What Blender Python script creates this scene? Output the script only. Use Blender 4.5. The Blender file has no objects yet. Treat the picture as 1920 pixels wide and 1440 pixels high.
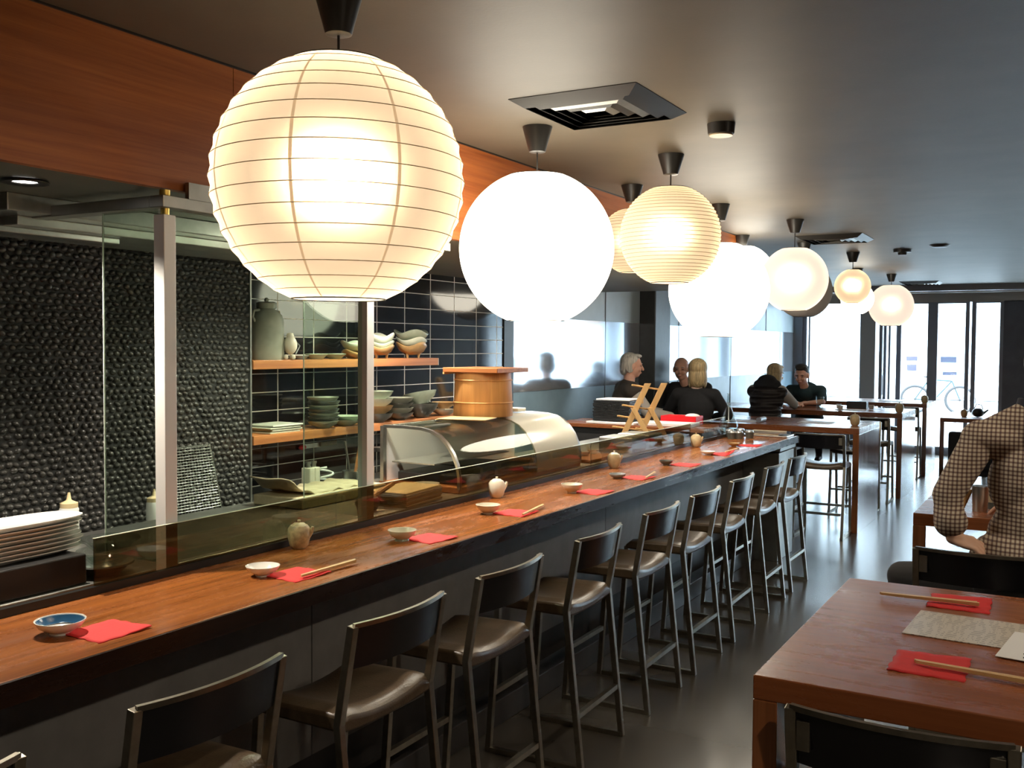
import bpy, bmesh, math, random
from math import sin, cos, pi, radians, sqrt
from mathutils import Vector, Matrix
random.seed(7)
S = bpy.context.scene
COL = S.collection

# ---------------- camera, world, exposure ----------------
cam = bpy.data.cameras.new('camera'); camo = bpy.data.objects.new('camera', cam); COL.objects.link(camo)
cam.sensor_width = 36; cam.lens = 36 * 1856.0 / 1920.0; cam.clip_start = 0.05; cam.clip_end = 200
YAW, PIT, ROL = radians(29.66), radians(2.226), radians(0.384)
fwd = Vector((-sin(YAW) * cos(PIT), cos(YAW) * cos(PIT), -sin(PIT)))
rgt = Vector((cos(YAW), sin(YAW), 0)); upv = rgt.cross(fwd)
r2 = cos(ROL) * rgt + sin(ROL) * upv; u2 = -sin(ROL) * rgt + cos(ROL) * upv
M = Matrix((r2, u2, -fwd)).transposed().to_4x4(); M.translation = (0, 0, 1.62)
camo.matrix_world = M
S.camera = camo
S.view_settings.view_transform = 'Standard'; S.view_settings.look = 'None'
S.view_settings.exposure = 0.75; S.view_settings.gamma = 1.0; S.view_settings.use_curve_mapping = False
S.cycles.use_denoising = True
S.cycles.max_bounces = 8; S.cycles.diffuse_bounces = 4; S.cycles.glossy_bounces = 4
S.cycles.transparent_max_bounces = 16; S.cycles.transmission_bounces = 6
S.cycles.sample_clamp_indirect = 6.0; S.cycles.blur_glossy = 0.5
S.cycles.caustics_reflective = False; S.cycles.caustics_refractive = False
W = bpy.data.worlds.new('world'); S.world = W; W.use_nodes = True
bg = W.node_tree.nodes['Background']; bg.inputs[0].default_value = (0.70, 0.86, 1.0, 1); bg.inputs[1].default_value = 13.0

def area_light(name, loc, rot, sx, sy, energy=0, col=(1, 1, 1), portal=False):
    l = bpy.data.lights.new(name, 'AREA'); l.shape = 'RECTANGLE'; l.size = sx; l.size_y = sy
    l.energy = energy; l.color = col
    if portal: l.cycles.is_portal = True
    o = bpy.data.objects.new(name, l); COL.objects.link(o); o.location = loc; o.rotation_euler = rot
    return o
# portals in the glazed openings of the street front (they only guide the sky light)
for (xa, xb) in ((-3.72, -2.94), (-2.36, -0.94), (-0.62, 2.5)):
    area_light('sky_portal', ((xa + xb) / 2, 16.36, 1.2), (radians(-90), 0, 0), xb - xa, 2.3, portal=True, energy=1)

def lamp(name, kind, loc, energy, col, radius=.03, rot=None, spot=None, blend=.5):
    l = bpy.data.lights.new(name, kind); l.energy = energy; l.color = col
    l.shadow_soft_size = radius
    if spot: l.spot_size = radians(spot); l.spot_blend = blend
    o = bpy.data.objects.new(name, l); COL.objects.link(o); o.location = loc
    if rot: o.rotation_euler = rot
    return o

# ---------------- materials ----------------
MATS = {}
class NT:
    def __init__(s, name):
        s.m = bpy.data.materials.new(name); s.m.use_nodes = True; s.t = s.m.node_tree
        s.b = s.t.nodes['Principled BSDF']; s.out = s.t.nodes['Material Output']
        MATS[name] = s.m
    def n(s, typ, **kw):
        nd = s.t.nodes.new(typ)
        for k, v in kw.items():
            if k in nd.inputs: nd.inputs[k].default_value = v
            else: setattr(nd, k, v)
        return nd
    def l(s, a, b): s.t.links.new(a, b)
    def coord(s, scale=(1, 1, 1), rot=(0, 0, 0), kind='Object'):
        tc = s.n('ShaderNodeTexCoord'); mp = s.n('ShaderNodeMapping')
        mp.inputs['Scale'].default_value = scale; mp.inputs['Rotation'].default_value = rot
        s.l(tc.outputs[kind], mp.inputs['Vector']); return mp.outputs['Vector']
    def ramp(s, fac, stops):
        r = s.n('ShaderNodeValToRGB'); s.l(fac, r.inputs['Fac'])
        while len(r.color_ramp.elements) < len(stops): r.color_ramp.elements.new(.5)
        for e, (p, c) in zip(r.color_ramp.elements, stops):
            e.position = p; e.color = (*c, 1) if not isinstance(c, (int, float)) else (c, c, c, 1)
        return r.outputs['Color']
    def bump(s, h, strength=.3, dist=.01):
        b = s.n('ShaderNodeBump'); b.inputs['Strength'].default_value = strength; b.inputs['Distance'].default_value = dist
        s.l(h, b.inputs['Height']); s.l(b.outputs['Normal'], s.b.inputs['Normal']); return b

def mat(name, col, rough=.5, metal=0., noise=0., nscale=20., bump=0., bscale=60., spec=None, coat=0.):
    t = NT(name); t.b.inputs['Base Color'].default_value = (*col, 1)
    t.b.inputs['Roughness'].default_value = rough; t.b.inputs['Metallic'].default_value = metal
    if spec is not None: t.b.inputs['Specular IOR Level'].default_value = spec
    if coat: t.b.inputs['Coat Weight'].default_value = coat; t.b.inputs['Coat Roughness'].default_value = .1
    if noise:
        v = t.coord(); nz = t.n('ShaderNodeTexNoise', Scale=nscale, Detail=4.0); t.l(v, nz.inputs['Vector'])
        lo = tuple(max(0, c * (1 - noise)) for c in col); hi = tuple(min(1, c * (1 + noise)) for c in col)
        t.l(t.ramp(nz.outputs['Fac'], [(.3, lo), (.7, hi)]), t.b.inputs['Base Color'])
    if bump:
        v = t.coord(); nz = t.n('ShaderNodeTexNoise', Scale=bscale, Detail=3.0); t.l(v, nz.inputs['Vector'])
        t.bump(nz.outputs['Fac'], bump, .005)
    return t.m

def wood(name, dark, light, axis='y', rough=(.25, .5), wear=0., scale=1., coat=0.):
    t = NT(name)
    sc = {'x': (1.2, 45, 45), 'y': (45, 1.2, 45), 'z': (45, 45, 1.2)}[axis]
    v = t.coord(tuple(a * scale for a in sc))
    n1 = t.n('ShaderNodeTexNoise', Scale=1.0, Detail=6.0, Roughness=.65, Distortion=.3); t.l(v, n1.inputs['Vector'])
    sc2 = {'x': (.5, 6, 6), 'y': (6, .5, 6), 'z': (6, 6, .5)}[axis]
    v2 = t.coord(sc2); n2 = t.n('ShaderNodeTexNoise', Scale=1.0, Detail=3.0); t.l(v2, n2.inputs['Vector'])
    mx = t.n('ShaderNodeMix', data_type='FLOAT'); mx.inputs[0].default_value = .4
    t.l(n1.outputs['Fac'], mx.inputs[2]); t.l(n2.outputs['Fac'], mx.inputs[3])
    c = t.ramp(mx.outputs[0], [(.36, dark), (.64, light)])
    v3 = t.coord({'x': (1.5, 9, 9), 'y': (9, 1.5, 9), 'z': (9, 9, 1.5)}[axis])
    n3 = t.n('ShaderNodeTexNoise', Scale=1.0, Detail=8.0, Roughness=.75, Distortion=.6); t.l(v3, n3.inputs['Vector'])
    if wear:
        m = t.n('ShaderNodeMix', data_type='RGBA')
        w = t.ramp(n3.outputs['Fac'], [(.62, 0.), (.74, wear)]); t.l(w, m.inputs[0])
        t.l(c, m.inputs[6]); m.inputs[7].default_value = (.50, .38, .28, 1); c = m.outputs[2]
    t.l(c, t.b.inputs['Base Color'])
    r = t.ramp(n3.outputs['Fac'], [(.38, rough[0]), (.62, rough[1])]); t.l(r, t.b.inputs['Roughness'])
    if coat: t.b.inputs['Coat Weight'].default_value = coat; t.b.inputs['Coat Roughness'].default_value = .12
    t.bump(n1.outputs['Fac'], .08, .002)
    return t.m

def glass(name, tint=(1, 1, 1), refl=.08, rough=0.0, ior=1.45):
    t = NT(name); t.t.nodes.remove(t.b)
    tr = t.n('ShaderNodeBsdfTransparent'); tr.inputs[0].default_value = (*tint, 1)
    gl = t.n('ShaderNodeBsdfGlossy'); gl.inputs['Roughness'].default_value = rough
    lw = t.n('ShaderNodeLayerWeight'); lw.inputs[0].default_value = .5
    pw = t.n('ShaderNodeMath', operation='POWER'); t.l(lw.outputs['Facing'], pw.inputs[0]); pw.inputs[1].default_value = 4.0
    f0 = ((ior - 1) / (ior + 1)) ** 2
    fr = t.n('ShaderNodeMath', operation='MULTIPLY_ADD'); t.l(pw.outputs[0], fr.inputs[0]); fr.inputs[1].default_value = .6; fr.inputs[2].default_value = f0
    mx = t.n('ShaderNodeMixShader'); t.l(fr.outputs[0], mx.inputs[0]); t.l(tr.outputs[0], mx.inputs[1]); t.l(gl.outputs[0], mx.inputs[2])
    t.l(mx.outputs[0], t.out.inputs['Surface']); return t.m

def emit(name, col, strength):
    t = NT(name); t.t.nodes.remove(t.b)
    e = t.n('ShaderNodeEmission'); e.inputs[0].default_value = (*col, 1); e.inputs[1].default_value = strength
    t.l(e.outputs[0], t.out.inputs['Surface']); return t.m

def paper(name, col, em, fwd_w=.12, dif=.03, rough=.55):
    # lit washi: weak uniform glow, light let through diffusely and, more strongly, straight on towards the bulb
    t = NT(name); t.t.nodes.remove(t.b)
    e = t.n('ShaderNodeEmission'); e.inputs[0].default_value = (*col, 1); e.inputs[1].default_value = em
    d = t.n('ShaderNodeBsdfDiffuse'); d.inputs[0].default_value = (.60, .55, .48, 1)
    tl = t.n('ShaderNodeBsdfTranslucent'); tl.inputs[0].default_value = (*[c * dif for c in col], 1)
    rf = t.n('ShaderNodeBsdfRefraction'); rf.inputs['Color'].default_value = (*[c * fwd_w for c in col], 1)
    rf.inputs['Roughness'].default_value = rough; rf.inputs['IOR'].default_value = 1.3
    m = t.n('ShaderNodeMixShader'); m.inputs[0].default_value = .5
    t.l(d.outputs[0], m.inputs[1]); t.l(tl.outputs[0], m.inputs[2])
    a = t.n('ShaderNodeAddShader'); t.l(m.outputs[0], a.inputs[0]); t.l(e.outputs[0], a.inputs[1])
    a2 = t.n('ShaderNodeAddShader'); t.l(a.outputs[0], a2.inputs[0]); t.l(rf.outputs[0], a2.inputs[1])
    t.l(a2.outputs[0], t.out.inputs['Surface']); return t.m

wood('counter_wood', (.17, .048, .012), (.38, .125, .028), 'y', (.16, .34), wear=.30)
wood('edge_wood', (.010, .005, .004), (.030, .012, .006), 'y', (.22, .35))
wood('fascia_wood', (.24, .055, .010), (.48, .145, .030), 'y', (.40, .55))
wood('table_wood', (.19, .055, .018), (.34, .11, .038), 'x', (.20, .38), wear=.35)
wood('table_edge', (.17, .05, .015), (.36, .13, .04), 'x', (.3, .45))
wood('slab_wood', (.18, .055, .018), (.36, .13, .045), 'z', (.10, .20), coat=1.)
wood('shelf_wood', (.28, .09, .025), (.55, .22, .07), 'y', (.35, .5))
wood('cedar', (.42, .19, .055), (.66, .34, .11), 'z', (.4, .55), scale=.6)
wood('lid_wood', (.38, .13, .04), (.58, .23, .08), 'x', (.35, .5))
wood('pine', (.62, .36, .13), (.80, .50, .21), 'z', (.5, .6))
wood('bamboo', (.55, .34, .13), (.78, .54, .27), 'x', (.4, .5))
wood('board', (.55, .44, .27), (.72, .60, .40), 'y', (.5, .6))
mat('ceiling_paint', (.105, .087, .062), .52, noise=.12, nscale=3, bump=.05, bscale=90, spec=.4)
mat('soffit_paint', (.10, .105, .085), .5, noise=.1, nscale=4)
mat('grey_panel', (.16, .155, .148), .42, noise=.12, nscale=12)
mat('dark_base', (.035, .033, .032), .4, noise=.2, nscale=8)
mat('black_strip', (.012, .011, .010), .35)
mat('dark_wall', (.10, .10, .12), .5, noise=.15, nscale=6)
mat('pillar_black', (.022, .022, .022), .45, noise=.2, nscale=10, bump=.2, bscale=30)
mat('leather', (.085, .058, .034), .32, noise=.2, nscale=30, bump=.15, bscale=180)
mat('black_back', (.008, .008, .010), .25)
mat('stool_metal', (.36, .33, .27), .33, 1., noise=.12, nscale=40)
mat('steel', (.62, .62, .60), .28, 1., noise=.08, nscale=30)
mat('steel_dull', (.40, .40, .37), .42, 1., noise=.15, nscale=10)
mat('alu_post', (.82, .81, .78), .45, .15)
mat('brass', (.55, .42, .12), .35, .9)
mat('white_ceramic', (.82, .80, .74), .18, noise=.03)
mat('cream_ceramic', (.74, .68, .54), .25, noise=.05)
mat('celadon', (.42, .48, .36), .22, noise=.18, nscale=15)
mat('celadon_light', (.66, .70, .56), .22, noise=.12, nscale=15)
mat('bowl_brown', (.45, .28, .12), .3, noise=.25, nscale=20)
mat('bowl_dark', (.10, .105, .09), .3, noise=.3, nscale=20)
mat('grey_ceramic', (.30, .32, .32), .25, noise=.2, nscale=30)
mat('speckle_clay', (.47, .36, .20), .45, noise=.3, nscale=60, bump=.15, bscale=80)
mat('clay_tan', (.62, .48, .27), .4, noise=.2, nscale=30)
mat('grey_stoneware', (.32, .33, .26), .5, noise=.2, nscale=12, bump=.2, bscale=30)
mat('napkin_red', (.78, .045, .045), .8, noise=.06, nscale=50, bump=.15, bscale=120)
mat('napkin_deep', (.62, .018, .018), .8, noise=.06, nscale=50)
mat('plastic_white', (.85, .85, .80), .35)
mat('plastic_cream', (.80, .64, .36), .4)
mat('plastic_red', (.85, .01, .02), .3)
mat('black_plastic', (.018, .018, .018), .35)
mat('canopy_black', (.03, .028, .025), .38)
mat('reflection_cream', (.80, .76, .62), .18, coat=.5)
mat('white_sheet', (.85, .85, .85), .5)
mat('cloth_tan', (.48, .39, .25), .8, noise=.1, nscale=30, bump=.2)
mat('ink', (.05, .05, .06), .6)
mat('asphalt', (.30, .31, .32), .8, noise=.1)
mat('pale_render', (.80, .82, .84), .8)
mat('frame_dark', (.24, .26, .31), .35)
mat('frame_brown', (.38, .34, .30), .45)
mat('rubber', (.02, .02, .022), .6)
mat('skin', (.72, .44, .31), .5, noise=.05, nscale=15)
mat('skin_red', (.76, .42, .30), .5, noise=.07, nscale=15)
mat('skin_pale', (.78, .52, .40), .5, noise=.05, nscale=15)
for nm, c in (('hair_white', (.70, .66, .58)), ('hair_blonde', (.62, .46, .24)), ('hair_dark', (.022, .018, .015)), ('hair_grey', (.45, .42, .38))):
    t = NT(nm); v = t.coord((60, 60, 4)); nz = t.n('ShaderNodeTexNoise', Scale=1.5, Detail=4.0); t.l(v, nz.inputs['Vector'])
    t.l(t.ramp(nz.outputs['Fac'], [(.35, tuple(x * .55 for x in c)), (.65, c)]), t.b.inputs['Base Color'])
    t.b.inputs['Roughness'].default_value = .5; t.bump(nz.outputs['Fac'], .5, .01)
mat('cloth_black', (.016, .016, .019), .85, bump=.3, bscale=25)
mat('cloth_vest', (.045, .035, .028), .85, bump=.3, bscale=25)
mat('cloth_grey', (.46, .41, .36), .85, noise=.06, bump=.4, bscale=18)
mat('cloth_navy', (.022, .028, .05), .85, bump=.3, bscale=25)
mat('cloth_teal', (.02, .05, .06), .85, bump=.3, bscale=25)
mat('trouser', (.018, .017, .018), .8, bump=.3, bscale=20)
mat('lips', (.42, .12, .10), .5)
t = NT('puffer'); t.b.inputs['Base Color'].default_value = (.03, .024, .024, 1); t.b.inputs['Roughness'].default_value = .5
v = t.coord(); wv = t.n('ShaderNodeTexWave', Scale=4.2, Distortion=1.2, bands_direction='Z'); t.l(v, wv.inputs['Vector']); t.bump(wv.outputs['Fac'], .8, .03)
# checked shirt: fine grid of dark brown lines on cream
t = NT('checked'); v = t.coord((67, 67, 67)); sp = t.n('ShaderNodeSeparateXYZ'); t.l(v, sp.inputs[0])
def line(o, w):
    f = t.n('ShaderNodeMath', operation='FRACT'); t.l(o, f.inputs[0])
    g = t.n('ShaderNodeMath', operation='LESS_THAN'); t.l(f.outputs[0], g.inputs[0]); g.inputs[1].default_value = w; return g.outputs[0]
ad = t.n('ShaderNodeMath', operation='ADD'); t.l(line(sp.outputs['X'], .42), ad.inputs[0]); t.l(line(sp.outputs['Z'], .42), ad.inputs[1])
hf = t.n('ShaderNodeMath', operation='MULTIPLY'); t.l(ad.outputs[0], hf.inputs[0]); hf.inputs[1].default_value = .5
t.l(t.ramp(hf.outputs[0], [(0., (.62, .54, .42)), (.5, (.25, .17, .13)), (1., (.09, .055, .055))]), t.b.inputs['Base Color'])
t.b.inputs['Roughness'].default_value = .85
nz = t.n('ShaderNodeTexNoise', Scale=9.0, Detail=2.0); t.l(t.coord(), nz.inputs['Vector']); t.bump(nz.outputs['Fac'], .8, .03)
# floor: dark polished concrete
t = NT('floor_mat'); v = t.coord(); nz = t.n('ShaderNodeTexNoise', Scale=.8, Detail=1.0, Roughness=.4); t.l(v, nz.inputs['Vector'])
t.l(t.ramp(nz.outputs['Fac'], [(.25, (.078, .069, .057)), (.75, (.092, .082, .068))]), t.b.inputs['Base Color'])
t.l(t.ramp(nz.outputs['Fac'], [(.3, .22), (.7, .28)]), t.b.inputs['Roughness']); t.b.inputs['Specular IOR Level'].default_value = .9
n2 = t.n('ShaderNodeTexNoise', Scale=5.0, Detail=3.0); t.l(v, n2.inputs['Vector'])
# black glazed tiles with pale grout, 290 x 100 mm
t = NT('tile_mat'); tc = t.n('ShaderNodeTexCoord'); sp = t.n('ShaderNodeSeparateXYZ'); t.l(tc.outputs['Object'], sp.inputs[0])
def grout(o, size, off, w):
    a = t.n('ShaderNodeMath', operation='MULTIPLY_ADD'); t.l(o, a.inputs[0]); a.inputs[1].default_value = 1 / size; a.inputs[2].default_value = off
    f = t.n('ShaderNodeMath', operation='FRACT'); t.l(a.outputs[0], f.inputs[0])
    g = t.n('ShaderNodeMath', operation='LESS_THAN'); t.l(f.outputs[0], g.inputs[0]); g.inputs[1].default_value = w / size; return g.outputs[0]
mxx = t.n('ShaderNodeMath', operation='MAXIMUM'); t.l(grout(sp.outputs['Y'], .287, .18, .008), mxx.inputs[0]); t.l(grout(sp.outputs['Z'], .0975, .02, .005), mxx.inputs[1])
t.l(t.ramp(mxx.outputs[0], [(0., (.012, .012, .014)), (1., (.62, .60, .54))]), t.b.inputs['Base Color'])
t.l(t.ramp(mxx.outputs[0], [(0., .06), (1., .7)]), t.b.inputs['Roughness'])
mat('pebble', (.045, .043, .038), .32, noise=.35, nscale=25)
mat('grout_dark', (.012, .012, .011), .8)
# left dining wall: matte lower panel, mirror-like lacquered band, pale frosted panel above
mat('wall_lower', (.17, .25, .31), .25, noise=.08, nscale=5)
mat('wall_band', (.80, .86, .95), .10, .85)
mat('wall_upper', (.42, .50, .54), .35, noise=.05, nscale=6)
mat('wall_room', (.10, .095, .09), .55, noise=.1, nscale=6)
glass('pane', (.97, .99, .98), ior=1.35)
glass('kitchen_glass', (.87, .93, .88), ior=1.45)
glass('reflection_tint_glass', (.50, .44, .33), ior=1.5)  # brown tint carries the reflected counter wood and dark room
glass('case_glass', (.86, .88, .80), ior=1.55)
glass('clear_glass', (.90, .93, .92), ior=1.5)
paper('paper_warm', (1.0, .81, .58), .27, .20, .028, .80)
paper('seam_paper', (1.0, .72, .42), .24, .17, .022, .80)
paper('paper_ribbed', (1.0, .79, .52), .32, .20, .03, .78)
paper('paper_white', (1.0, .92, .76), 4.8, .05)
paper('paper_cream', (1.0, .86, .74), .42, .10, .018, .85)
paper('paper_unlit', (.9, .75, .6), .04, .0)
emit('bulb', (1.0, .80, .50), 14.0); emit('downlight_glow', (1, .95, .9), 9.0)
mat('rib_wire', (.55, .38, .20), .7)
mat('blue_glaze', (.03, .10, .20), .12)

glass('notice_film', (.32, .31, .36), ior=1.2)
# menu paper with rows of print
t = NT('menu_paper'); v = t.coord((1, 1, 1)); sp = t.n('ShaderNodeSeparateXYZ'); t.l(v, sp.inputs[0])
a = t.n('ShaderNodeMath', operation='MULTIPLY'); t.l(sp.outputs['Y'], a.inputs[0]); a.inputs[1].default_value = 62
f = t.n('ShaderNodeMath', operation='FRACT'); t.l(a.outputs[0], f.inputs[0]); g = t.n('ShaderNodeMath', operation='LESS_THAN'); t.l(f.outputs[0], g.inputs[0]); g.inputs[1].default_value = .35
nz = t.n('ShaderNodeTexNoise', Scale=1.0, Detail=2.0); t.l(t.coord((90, 14, 1)), nz.inputs['Vector'])
h = t.n('ShaderNodeMath', operation='GREATER_THAN'); t.l(nz.outputs['Fac'], h.inputs[0]); h.inputs[1].default_value = .50
k = t.n('ShaderNodeMath', operation='MULTIPLY'); t.l(g.outputs[0], k.inputs[0]); t.l(h.outputs[0], k.inputs[1])
t.l(t.ramp(k.outputs[0], [(0., (.62, .56, .47)), (1., (.30, .26, .22))]), t.b.inputs['Base Color']); t.b.inputs['Roughness'].default_value = .35

# ---------------- mesh helpers ----------------
class MB:
    def __init__(s): s.v = []; s.f = []
    def add(s, vs, fs):
        o = len(s.v); s.v += [tuple(a) for a in vs]; s.f += [tuple(i + o for i in f) for f in fs]; return s
    def box(s, x0, y0, z0, x1, y1, z1):
        vs = [(x, y, z) for z in (z0, z1) for x, y in ((x0, y0), (x1, y0), (x1, y1), (x0, y1))]
        return s.add(vs, [(3, 2, 1, 0), (4, 5, 6, 7), (0, 1, 5, 4), (1, 2, 6, 5), (2, 3, 7, 6), (3, 0, 4, 7)])
    def tube(s, pts, r, n=8, sq=False, closed=False, caps=True):
        pts = [Vector(p) for p in pts]; N = len(pts); rr = r if isinstance(r, (list, tuple)) else [r] * N
        vs = []; prev = None; off = pi / 4 if sq else 0
        if sq: n = 4
        for i, p in enumerate(pts):
            if closed: d = (pts[(i + 1) % N] - pts[i - 1]).normalized()
            else: d = ((pts[min(i + 1, N - 1)] - p).normalized() + (p - pts[max(i - 1, 0)]).normalized()).normalized()
            if prev is None:
                a = Vector((0, 0, 1)) if abs(d.z) < .9 else Vector((1, 0, 0)); u = d.cross(a).normalized()
            else: u = (prev - d * prev.dot(d)).normalized()
            prev = u; w = d.cross(u)
            q = rr[i] * (sqrt(2) if sq else 1)
            for k in range(n):
                an = 2 * pi * k / n + off; vs.append(p + (u * cos(an) + w * sin(an)) * q)
        fs = []
        for i in range(N if closed else N - 1):
            j = (i + 1) % N
            for k in range(n): fs.append((i * n + k, i * n + (k + 1) % n, j * n + (k + 1) % n, j * n + k))
        if not closed and caps: fs += [tuple(range(n))[::-1], tuple((N - 1) * n + k for k in range(n))]
        return s.add(vs, fs)
    def lathe(s, prof, n=32, c=(0, 0, 0), close=False):
        vs = []; fs = []; m = len(prof)
        for (r, z) in prof:
            for k in range(n): a = 2 * pi * k / n; vs.append((c[0] + r * cos(a), c[1] + r * sin(a), c[2] + z))
        for i in range(m - 1 if not close else m):
            j = (i + 1) % m
            for k in range(n): fs.append((i * n + k, i * n + (k + 1) % n, j * n + (k + 1) % n, j * n + k))
        if not close:
            if prof[0][0] > 1e-5: fs.append(tuple(range(n))[::-1])
            if prof[-1][0] > 1e-5: fs.append(tuple((m - 1) * n + k for k in range(n)))
        return s.add(vs, fs)
    def ell(s, c, r, n=16, m=10, mtx=None):
        vs = []; fs = []
        for i in range(m + 1):
            ph = pi * i / m
            for k in range(n):
                a = 2 * pi * k / n; p = Vector((r[0] * sin(ph) * cos(a), r[1] * sin(ph) * sin(a), -r[2] * cos(ph)))
                if mtx: p = mtx @ p
                vs.append(p + Vector(c))
        for i in range(m):
            for k in range(n): fs.append((i * n + k, i * n + (k + 1) % n, (i + 1) * n + (k + 1) % n, (i + 1) * n + k))
        return s.add(vs, fs)
    def cap(s, a, b, ra, rb, n=14):
        s.tube([a, b], [ra, rb], n); s.ell(a, (ra,) * 3, n, 8); s.ell(b, (rb,) * 3, n, 8); return s
    def prism(s, poly, axis, a, b):
        n = len(poly)
        def P(u, v, w): return {'x': (w, u, v), 'y': (u, w, v), 'z': (u, v, w)}[axis]
        vs = [P(u, v, a) for u, v in poly] + [P(u, v, b) for u, v in poly]
        return s.add(vs, [tuple(range(n))[::-1], tuple(range(n, 2 * n))] + [(i, (i + 1) % n, n + (i + 1) % n, n + i) for i in range(n)])
    def xf(s, mtx): s.v = [tuple(mtx @ Vector(p)) for p in s.v]; return s
    def build(s, name, m, parent=None, smooth=False, bevel=0, loc=None, rz=0, auto=None):
        me = bpy.data.meshes.new(name); me.from_pydata(s.v, [], s.f)
        b = bmesh.new(); b.from_mesh(me); bmesh.ops.remove_doubles(b, verts=b.verts, dist=1e-6)
        bmesh.ops.recalc_face_normals(b, faces=b.faces); b.to_mesh(me); b.free()
        me.materials.append(MATS[m]); o = bpy.data.objects.new(name, me); COL.objects.link(o)
        if smooth:
            for p in me.polygons: p.use_smooth = True
            if smooth != 'full': me.set_sharp_from_angle(angle=radians(40))
        if bevel:
            md = o.modifiers.new('bevel', 'BEVEL'); md.width = bevel; md.segments = 2; md.limit_method = 'ANGLE'
        if loc: o.location = loc
        o.rotation_euler.z = rz
        if parent: o.parent = parent
        return o
def tag(o, label=None, cat=None, group=None, kind=None):
    if label: o['label'] = label
    if cat: o['category'] = cat
    if group: o['group'] = group
    if kind: o['kind'] = kind
    return o
def empty(name, loc, label, cat, group=None, rz=0, kind=None):
    o = bpy.data.objects.new(name, None); COL.objects.link(o); o.location = loc; o.rotation_euler.z = rz
    o.empty_display_size = .05
    return tag(o, label, cat, group, kind)
def kids(o): return [c for c in bpy.data.objects if c.parent == o]
TREE = {}
def copy_tree(o, parent=None):
    c = o.copy(); COL.objects.link(c)
    if parent: c.parent = parent
    if o not in TREE: TREE[o] = kids(o)
    for ch in TREE[o]: copy_tree(ch, c)
    return c
def struct(o): o['kind'] = 'structure'; return o
def B(name, m, box, parent=None, bevel=0, kind=None, label=None, cat=None, group=None):
    return tag(MB().box(*box).build(name, m, parent, bevel=bevel), label, cat, group, kind)
# ================= ROOM SHELL =================
CZ = 2.515
struct(B('floor', 'floor_mat', (-4.1, -2.6, -.1, 2.7, 16.45, 0)))
struct(B('ceiling', 'ceiling_paint', (-4.1, -2.6, CZ, 2.7, 16.45, CZ + .12)))
struct(B('wall_right', 'wall_room', (2.6, -2.5, 0, 2.7, 16.3, CZ)))
struct(B('wall_rear', 'wall_room', (-4.1, -2.6, 0, 2.6, -2.5, CZ)))
# kitchen wall: tiled right part and pebble-clad left part
struct(B('wall_kitchen_tiled', 'tile_mat', (-3.85, 3.50, 0, -3.70, 6.36, CZ)))
struct(B('trim_1', 'black_strip', (-3.86, 6.36, 0, -3.69, 6.50, CZ)))
struct(B('wall_kitchen_pebble', 'grout_dark', (-3.85, -2.5, 0, -3.465, 3.52, CZ)))
struct(B('trim_2', 'steel_dull', (-3.464, 3.516, .845, -3.452, 3.526, 2.085)))
pb = MB(); ico = bmesh.new(); bmesh.ops.create_icosphere(ico, subdivisions=2, radius=1.0)
iv = [v.co.copy() for v in ico.verts]; ifc = [tuple(v.index for v in f.verts) for f in ico.faces]; ico.free()
keep = [i for i, v in enumerate(iv) if v.x > -.35]; ks = set(keep); mp_ = {k: i for i, k in enumerate(keep)}
ifc = [tuple(mp_[i] for i in f) for f in ifc if all(i in ks for i in f)]; iv = [iv[i] for i in keep]
rowh = .026; z = .82; ri = 0
while z < 2.07:
    y = 1.50 + (ri % 2) * .018
    while y < 3.505:
        yy = y + random.uniform(-.005, .005); zz = z + random.uniform(-.004, .004)
        ry = random.uniform(.014, .0195); rz_ = random.uniform(.010, .0145); rx = random.uniform(.012, .018); a = random.uniform(-.5, .5)
        ty = random.uniform(-.25, .25)
        pb.add([(-3.468 + v.x * rx + v.y * ty * .01, min(yy + (v.y * cos(a) * ry - v.z * sin(a) * rz_), 3.515), zz + v.y * sin(a) * ry + v.z * cos(a) * rz_) for v in iv], ifc)
        y += .0345
    z += rowh; ri += 1
struct(pb.build('wall_pebbles', 'pebble', smooth='full'))
# left dining wall in three bands, and the black pillar
wl = struct(B('wall_left', 'wall_lower', (-4.1, 6.50, 0, -4.0, 16.3, 1.235)))
for nm, m, z0, z1 in (('mirror_band', 'wall_band', 1.235, 1.86), ('frosted_panel', 'wall_upper', 1.86, CZ)):
    o = B(nm, m, (-4.1, 6.50, z0, -4.0 + (.004 if z0 < 1.5 else .0), 16.3, z1)); o.parent = wl
g = MB()
for y in (8.85, 10.9, 12.9, 14.6): g.box(-4.0, y, .0, -3.994, y + .008, CZ)
o = g.build('panel_joint', 'black_strip'); o.parent = wl
struct(B('wall_end_kitchen', 'wall_lower', (-4.0, 6.42, 0, -3.86, 6.50, CZ)))
struct(B('column_1', 'pillar_black', (-4.0, 9.72, 0, -3.82, 10.16, CZ), bevel=.01))
# kitchen soffit (dropped ceiling) and the wooden fascia above the counter
struct(B('ceiling_kitchen', 'soffit_paint', (-3.70, -2.5, 2.085, -2.42, 7.83, CZ)))
fa = struct(B('trim_3', 'fascia_wood', (-2.42, -2.5, 2.085, -2.39, 2.361, CZ - .004)))
struct(B('trim_4', 'fascia_wood', (-2.42, 2.364, 2.085, -2.39, 5.05, CZ - .004)))
struct(B('trim_5', 'fascia_wood', (-2.42, 5.053, 2.085, -2.39, 7.83, CZ - .004)))
struct(B('trim_6', 'black_strip', (-2.425, -2.5, CZ - .006, -2.383, 7.84, CZ)))
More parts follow.
